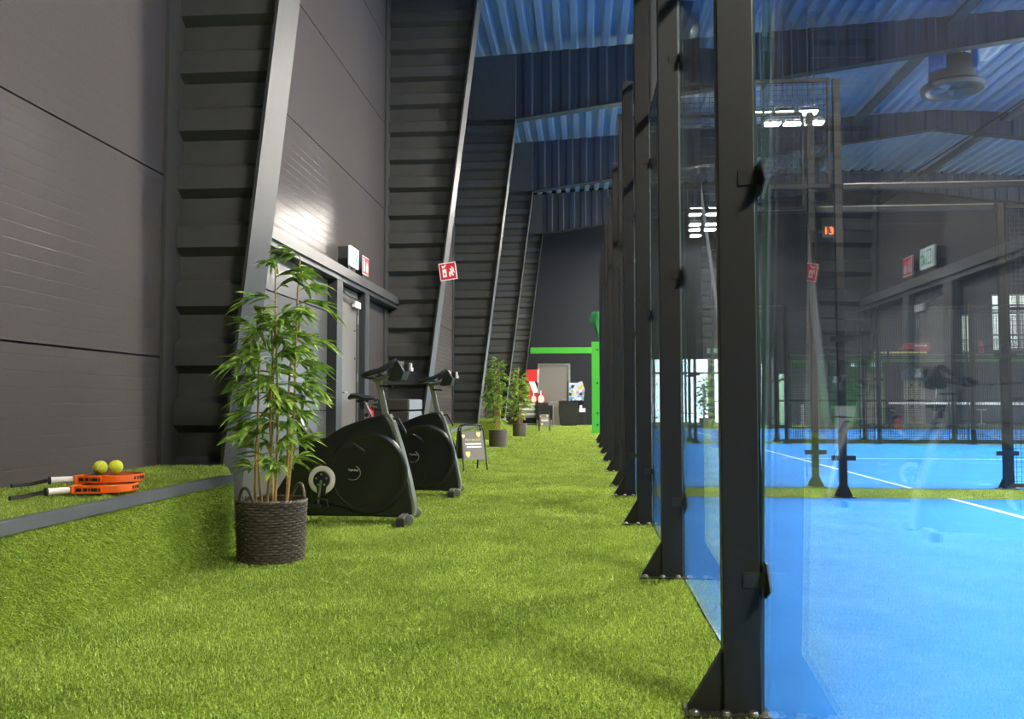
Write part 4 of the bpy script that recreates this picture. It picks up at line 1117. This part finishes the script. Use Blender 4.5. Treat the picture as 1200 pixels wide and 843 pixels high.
# ------------------------------------------------------------------ sandwich boards
def aboard():
    t = thing('sandwich_board', '', 'sandwich board')
    th = R(14)
    def legframe(sg):
        m = MB(); tz = .62
        y = lambda z: sg * (.03 + (tz - z) * math.tan(th))
        top = [(-.17, y(.012), .012), (-.165, y(.56), .56), (-.14, y(tz - .012), tz - .012), (-.11, y(tz), tz), (.11, y(tz), tz), (.14, y(tz - .012), tz - .012), (.165, y(.56), .56), (.17, y(.012), .012)]
        m.tube(top, .0115, 8)
        return m, y
    for sg in (-1, 1):
        m, y = legframe(sg)
        fo = m.build('leg_frame', 'black', t, smooth=True)
        pm = MB(); z0, z1 = .155, .54
        pm.add([(x, y(z) + sg * e, z) for x in (-.152, .152) for z in (z0, z1) for e in (-.004, .004)], [(0, 1, 3, 2), (4, 6, 7, 5), (0, 4, 5, 1), (2, 3, 7, 6), (0, 2, 6, 4), (1, 5, 7, 3)])
        po = pm.build('panel', 'board' if sg < 0 else 'black', fo)
        if sg < 0:
            T = Matrix.Translation((0, y(.345) - .0055, .345)) @ Matrix.Rotation(PI / 2 - th, 4, 'X')
            text('headline', 'PLAY BALSIDE', .036, 'yellow', fo, T @ Matrix.Translation((0.0, .075, 0)), .0005)
            pr = MB()
            pr.box(-.115, .115, .008, .03, 0, .001, T).box(-.10, .115, -.032, -.012, 0, .001, T)
            pr.build('print_line', 'print_white', fo)
            sh_ = MB()
            for (sx, sy, k) in ((.085, .145, 1), (-.09, -.125, 1.1), (-.135, .125, .7)):
                sh_.prism([(sx + a * k, sy + b_ * k) for a, b_ in ((-.03, .035), (.03, .035), (.03, -.005), (0, -.04), (-.03, -.005))], 0, .001, lambda a, b_, d_: T @ Vector((a, b_, d_)))
            sh_.build('shield_print', 'yellow', fo)
    MB().bar((-.15, -.05, .585), (-.15, .05, .585), .012).bar((.15, -.05, .585), (.15, .05, .585), .012).build('hinge', 'steel', t)
    return t
a1 = aboard(); place(a1, (-1.515, 11.68, 0), R(29), 'black framed sandwich board with taupe poster, standing on turf beyond the bikes', 'sandwich boards')
a2 = copy_tree(a1); place(a2, (-1.21, 27.7, 0), R(8), 'small distant sandwich board in front of the black box near the end wall', 'sandwich boards')

# ------------------------------------------------------------------ far end of the corridor
o = MB().box(-2.0, .95, 33.41, 33.59, 2.82, 3.05).build('green_beam', 'green', bevel=.006); tag(o, 'bright green horizontal beam across the far end of the corridor, above the door', 'beam')
gb = thing('green_post', 'bright green steel post at the far end of the row of black posts', 'post', (.40, 26.0, 0))
MB().box(-.11, .16, -.10, .10, 0, 2.74).build('body', 'green', gb, bevel=.006)
for z in (.25, .6, 1.5, 2.5): MB().box(.03, .08, -.115, -.10, z - .03, z + .03).build('bolt', 'black', gb)
nt_ = MB(); n = 9
vs = []
for i in range(n + 1):
    for j in range(n + 1):
        u, v_ = i / n, j / n; wd = .52 * (1 - v_) ** .6 * (.4 + .6 * (1 - v_)) if v_ > .35 else .40 * (.75 + v_)
        vs.append((.56 - wd * .8 * (1 - u), .05 * math.sin(7 * u + 3 * v_), 3.66 - .95 * v_))
nt_.add(vs, [(i * (n + 1) + j, i * (n + 1) + j + 1, (i + 1) * (n + 1) + j + 1, (i + 1) * (n + 1) + j) for i in range(n) for j in range(n)])
def netting_mat():
    m, nt, out = new_mat('green_netting')
    d_ = nt.nodes.new('ShaderNodeBsdfDiffuse'); d_.inputs[0].default_value = (.03, .22, .06, 1); tr = nt.nodes.new('ShaderNodeBsdfTransparent')
    mx = nt.nodes.new('ShaderNodeMixShader'); mx.inputs[0].default_value = .55
    nt.links.new(tr.outputs[0], mx.inputs[1]); nt.links.new(d_.outputs[0], mx.inputs[2]); nt.links.new(mx.outputs[0], out.inputs[0]); return m
M['netting'] = netting_mat()
o = nt_.build('ball_net', 'netting', smooth=True, loc=(0, 26.0, 0)); sm = o.modifiers.new('s', 'SOLIDIFY'); sm.thickness = .004
tag(o, 'green see-through ball net hanging above the green post at the corridor end', 'net')

s = thing('shirt_display', 'red and white shirts display hanging on the end wall left of the door', 'display', (.13, YE, 0))
MB().box(-2.42, -1.98, -.10, -.03, 1.78, 2.28).build('red_panel', 'red', s)
MB().box(-1.97, -1.92, -.09, -.03, 1.72, 2.26).build('white_strip', 'white', s)
MB().prism([(-2.32, 1.78), (-2.08, 1.78), (-1.92, 1.32), (-2.14, 1.30)], -.12, -.08, lambda a, b_, d_: (a, d_, b_)).build('white_sleeve', 'white', s)
MB().prism([(-2.38, 1.74), (-2.26, 1.74), (-2.12, 1.25), (-2.30, 1.20)], -.11, -.07, lambda a, b_, d_: (a, d_, b_)).build('red_sleeve', 'red', s)
MB().box(-2.35, -1.68, -.10, -.03, .92, 1.28).build('red_board', 'red', s)
for i, xx in enumerate((-2.12, -1.82)):
    r_ = thing('display_racket', 'pale wooden racket hanging on the red board, %s' % ('left' if i == 0 else 'right'), 'racket', (xx + .13, YE - .13, 1.05), group='rackets on the red board')
    MB().lathe([(0, -.012), (.10 + .02 * i, -.012), (.11 + .02 * i, 0), (.10 + .02 * i, .012), (0, .012)], 24, Matrix.Rotation(PI / 2, 4, 'X') @ Matrix.Scale(1.35, 4, (0, 1, 0))).build('head', 'grip', r_, smooth=True)
    MB().box(-.022, .022, -.012, .012, .14, .36).build('handle', 'white', r_)
sh = thing('slatted_rack', 'white slatted storage rack under the red display at the corridor end', 'rack', (-2.18, 34.9, 0))
for k in range(6): MB().box(-.36, .34, -.2, .2, .30 + k * .10, .385 + k * .10).build('drawer', 'white' if k % 2 else 'chest_light', sh, bevel=.006)
MB().box(-.37, -.34, -.2, .2, 0, .9).box(.32, .35, -.2, .2, 0, .9).box(-.36, .34, -.2, .2, .88, .90).build('frame', 'grey_mid', sh)
MB().box(-.34, .32, -.19, .19, .04, .07).build('shelf', 'grey_mid', sh)
bx = thing('black_box', 'black square box on a stand behind the distant sandwich board', 'box', (-1.50, 34.7, 0))
MB().box(-.33, .30, -.2, .2, .22, .91).build('body', 'black', bx, bevel=.02)
MB().box(-.31, -.27, -.18, .18, 0, .22).box(.24, .28, -.18, .18, 0, .22).build('leg', 'steel', bx)
MB().box(-.27, .24, -.205, -.2, .28, .85).build('front_panel', 'rubber', bx)
ps_ = thing('info_stand', 'grey info sign on a thin steel pole between the black boxes', 'sign', (-1.12, 33.8, 0))
MB().lathe([(.14, 0), (.14, .015), (.02, .03), (.02, .82)], 20).build('pole', 'steel', ps_, smooth=True)
MB().box(-.21, .21, -.02, .0, .80, 1.05).build('sign_plate', 'board', ps_)
MB().box(-.16, .16, -.022, -.02, .88, .97).build('print', 'grey_mid', ps_)
cb = thing('black_cabinet', 'black wedge-shaped counter cabinet near the green post', 'cabinet', (-.52, 34.2, 0))
MB().prism([(-.42, .95), (.34, .95), (.36, .06), (-.34, .02), (-.40, .55)], -.25, .25, lambda a, b_, d_: (a, d_, b_)).build('body', 'black', cb, bevel=.015)
MB().box(-.43, .36, -.27, .27, .95, .975).build('top', 'rubber', cb)
MB().box(-.30, .30, -.2, .2, 0, .04).build('plinth', 'rubber', cb)
pw = thing('promo_screen', 'bright colourful screen on the end wall beside the door', 'screen', (-.25, YE - .005, 0))
MB().box(-.36, .30, -.06, 0, .95, 1.80).build('frame', 'black', pw)
MB().box(-.28, .12, -.066, -.06, 1.0, 1.72).build('picture', 'promo', pw)
MB().prism([(.10, 1.75), (.26, 1.78), (.36, 1.45), (.30, .98), (.10, 1.0)], -.075, -.062, lambda a, b_, d_: (a, d_, b_)).build('side_picture', 'promo', pw)
mc = thing('small_table', 'small table with a white machine beside the black cabinet', 'table', (.0, 34.9, 0))
MB().box(-.15, .15, -.15, .15, .50, .53).build('table_top', 'rubber', mc)
for sx in (-.12, .12): MB().box(sx - .012, sx + .012, -.12, .12, 0, .5).build('leg', 'rubber', mc)
o = MB().box(-.12, .13, -.1, .1, .53, .68).box(-.10, .0, -.1, .1, .68, .80).build('counter_machine', 'white', loc=(.0, 34.9, 0), bevel=.015); tag(o, 'white boxy machine on the small table by the green post', 'machine')

# ------------------------------------------------------------------ far end behind the courts
tb = thing('side_table', 'small dark table in front of the bright end windows', 'table', (3.95, 32.6, 0))
MB().box(-.3, .3, -.25, .25, .50, .53).build('table_top', 'black', tb, bevel=.005)
for sx in (-.25, .25):
    for sy in (-.2, .2): MB().bar((sx, sy, .5), (sx * 1.1, sy * 1.1, 0), .025).build('leg', 'black', tb)
ch = thing('lounge_chair', 'grey chair with dark legs in front of the bright end windows', 'chair', (3.2, 32.7, 0))
MB().box(-.27, .27, -.25, .25, .42, .48).build('seat', 'chair_grey', ch, bevel=.02)
MB().prism([(.20, .46), (.27, .46), (.36, .95), (.30, 1.0), (.25, .95)], -.25, .25, lambda a, b_, d_: (a, d_, b_)).build('backrest', 'chair_grey', ch, bevel=.02)
for sx in (-.22, .22):
    for sy in (-.2, .2): MB().bar((sx, sy, .42), (sx * 1.15, sy * 1.1, 0), .022).build('leg', 'black', ch)
s = thing('exit_sign', 'small lit green and white exit sign above the bright end windows', 'sign', (5.30, YE, 3.02))
MB().box(-.20, .20, -.05, -.004, -.10, .10).build('panel', 'sign_white', s)
MB().box(-.17, .17, -.053, -.05, -.075, .075).build('field', 'sign_green', s)
MB().box(.03, .13, -.055, -.053, -.05, .05).box(-.13, -.03, -.055, -.053, -.01, .01).build('pictogram', 'sign_white', s)
for i, xx in enumerate((10.95, 11.75)):
    s = thing('exit_sign', 'small green exit sign hanging under the gallery, %s of two' % ('left' if i == 0 else 'right'), 'sign', (xx, YE - .02, 2.42), group='exit signs under the gallery')
    MB().box(-.24, .24, -.02, .02, -.10, .10).build('panel', 'sign_green', s)
    MB().box(-.16, -.04, -.023, -.02, -.06, .06).box(.04, .14, -.023, -.02, -.01, .01).build('pictogram', 'sign_white', s)
    MB().bar((-.15, 0, .1), (-.15, 0, .29), .012).bar((.15, 0, .1), (.15, 0, .29), .012).build('hanger', 'steel', s)
d = MB().box(11.9, 12.82, 37.92, 37.99, 0, 2.17).build('door_3', 'beige', kind='structure')
MB().box(11.84, 11.9, 37.90, 37.998, 0, 2.23).box(12.82, 12.88, 37.90, 37.998, 0, 2.23).box(11.84, 12.88, 37.90, 37.998, 2.17, 2.23).build('frame', 'green', d)
bb = thing('beige_hatch_board', 'beige board with black holds leaning below a blue gable', 'board', (14.1, 37.9, 0))
MB().box(-.45, .40, -.05, .05, 0, 1.85).build('panel', 'beige', bb)
for zz in (.75, 1.0, 1.65):
    for xx in (-.15, .2): MB().lathe([(.05, 0), (.04, .04), (0, .05)], 14, Matrix.Translation((xx, -.05, zz)) @ Matrix.Rotation(PI / 2, 4, 'X')).build('hold', 'black', bb)
MB().prism([(-.5, 1.86), (-.5, 2.2), (-.1, 2.5), (.5, 1.95), (.5, 1.86)], -.06, .06, lambda a, b_, d_: (a, d_, b_)).build('gable', 'slate', bb)
for i, (x0, x1, z0, z1, mt, lb) in enumerate(((8.9, 9.5, 0, 2.3, 'grey_mid', 'grey folding panel standing left in the green recess'), (9.9, 10.55, .02, 1.02, 'green', 'low green bench block in the green recess'))):
    o = MB().box(x0, x1, 37.2, 37.5, z0, z1).build('partition_panel', mt, bevel=.01); tag(o, lb, 'panel')
# recess downlights
for i, (xx, yy) in enumerate(((9.9, 37.2), (11.3, 37.2), (12.5, 37.0), (14.0, 36.6), (16.2, 36.6))):
    t = thing('downlight', 'small recessed downlight in the gallery soffit, %s from left' % ordn(i), 'downlight', (xx, yy, 2.695), group='downlights under the gallery')
    MB().lathe([(.06, -.012), (.075, -.012), (.08, 0), (.055, 0), (.055, -.01)], 20).build('rim', 'white', t, smooth=True)
    MB().lathe([(.055, -.008), (0, -.008)], 20).build('lens', 'spot', t)
e2 = thing('fire_extinguisher', 'red fire extinguisher standing on the gallery above the green beam', 'fire extinguisher', (15.75, YE - .2, 2.86))
MB().lathe([(0, 0), (.09, 0), (.095, .02), (.095, .40), (.05, .48), (.03, .50), (.03, .54), (0, .54)], 20).build('cylinder', 'red', e2, smooth=True)
MB().bar((0, 0, .55), (.12, 0, .58), .02).build('valve', 'black', e2)
MB().box(8.42, 18.6, YE - .45, YE - .002, 2.80, 2.855).build('trim_10', 'dark_trim', kind='structure')
t = thing('cleaning_tool', 'pale thin pole leaning in the recess right of the beige board', 'pole', (14.75, 37.7, 0))
MB().bar((0, 0, 0), (.25, .2, 1.5), .03).build('shaft', 'cream', t)
t = thing('pedestal_stool', 'small pale pedestal stool against the dark recess wall', 'stool', (16.6, 37.4, 0))
MB().lathe([(.18, 0), (.18, .03), (.04, .06), (.04, .55), (.2, .6), (.2, .64), (0, .64)], 20).build('body', 'cream', t, smooth=True)

o = MB().lathe([(.09, 0), (.09, .02), (.055, .03), (.055, .80), (.03, .83), (0, .83)], 20).build('white_bollard', 'white', smooth=True, loc=(8.75, 35.2, 0)); tag(o, 'short white bollard standing left of the green recess', 'bollard')
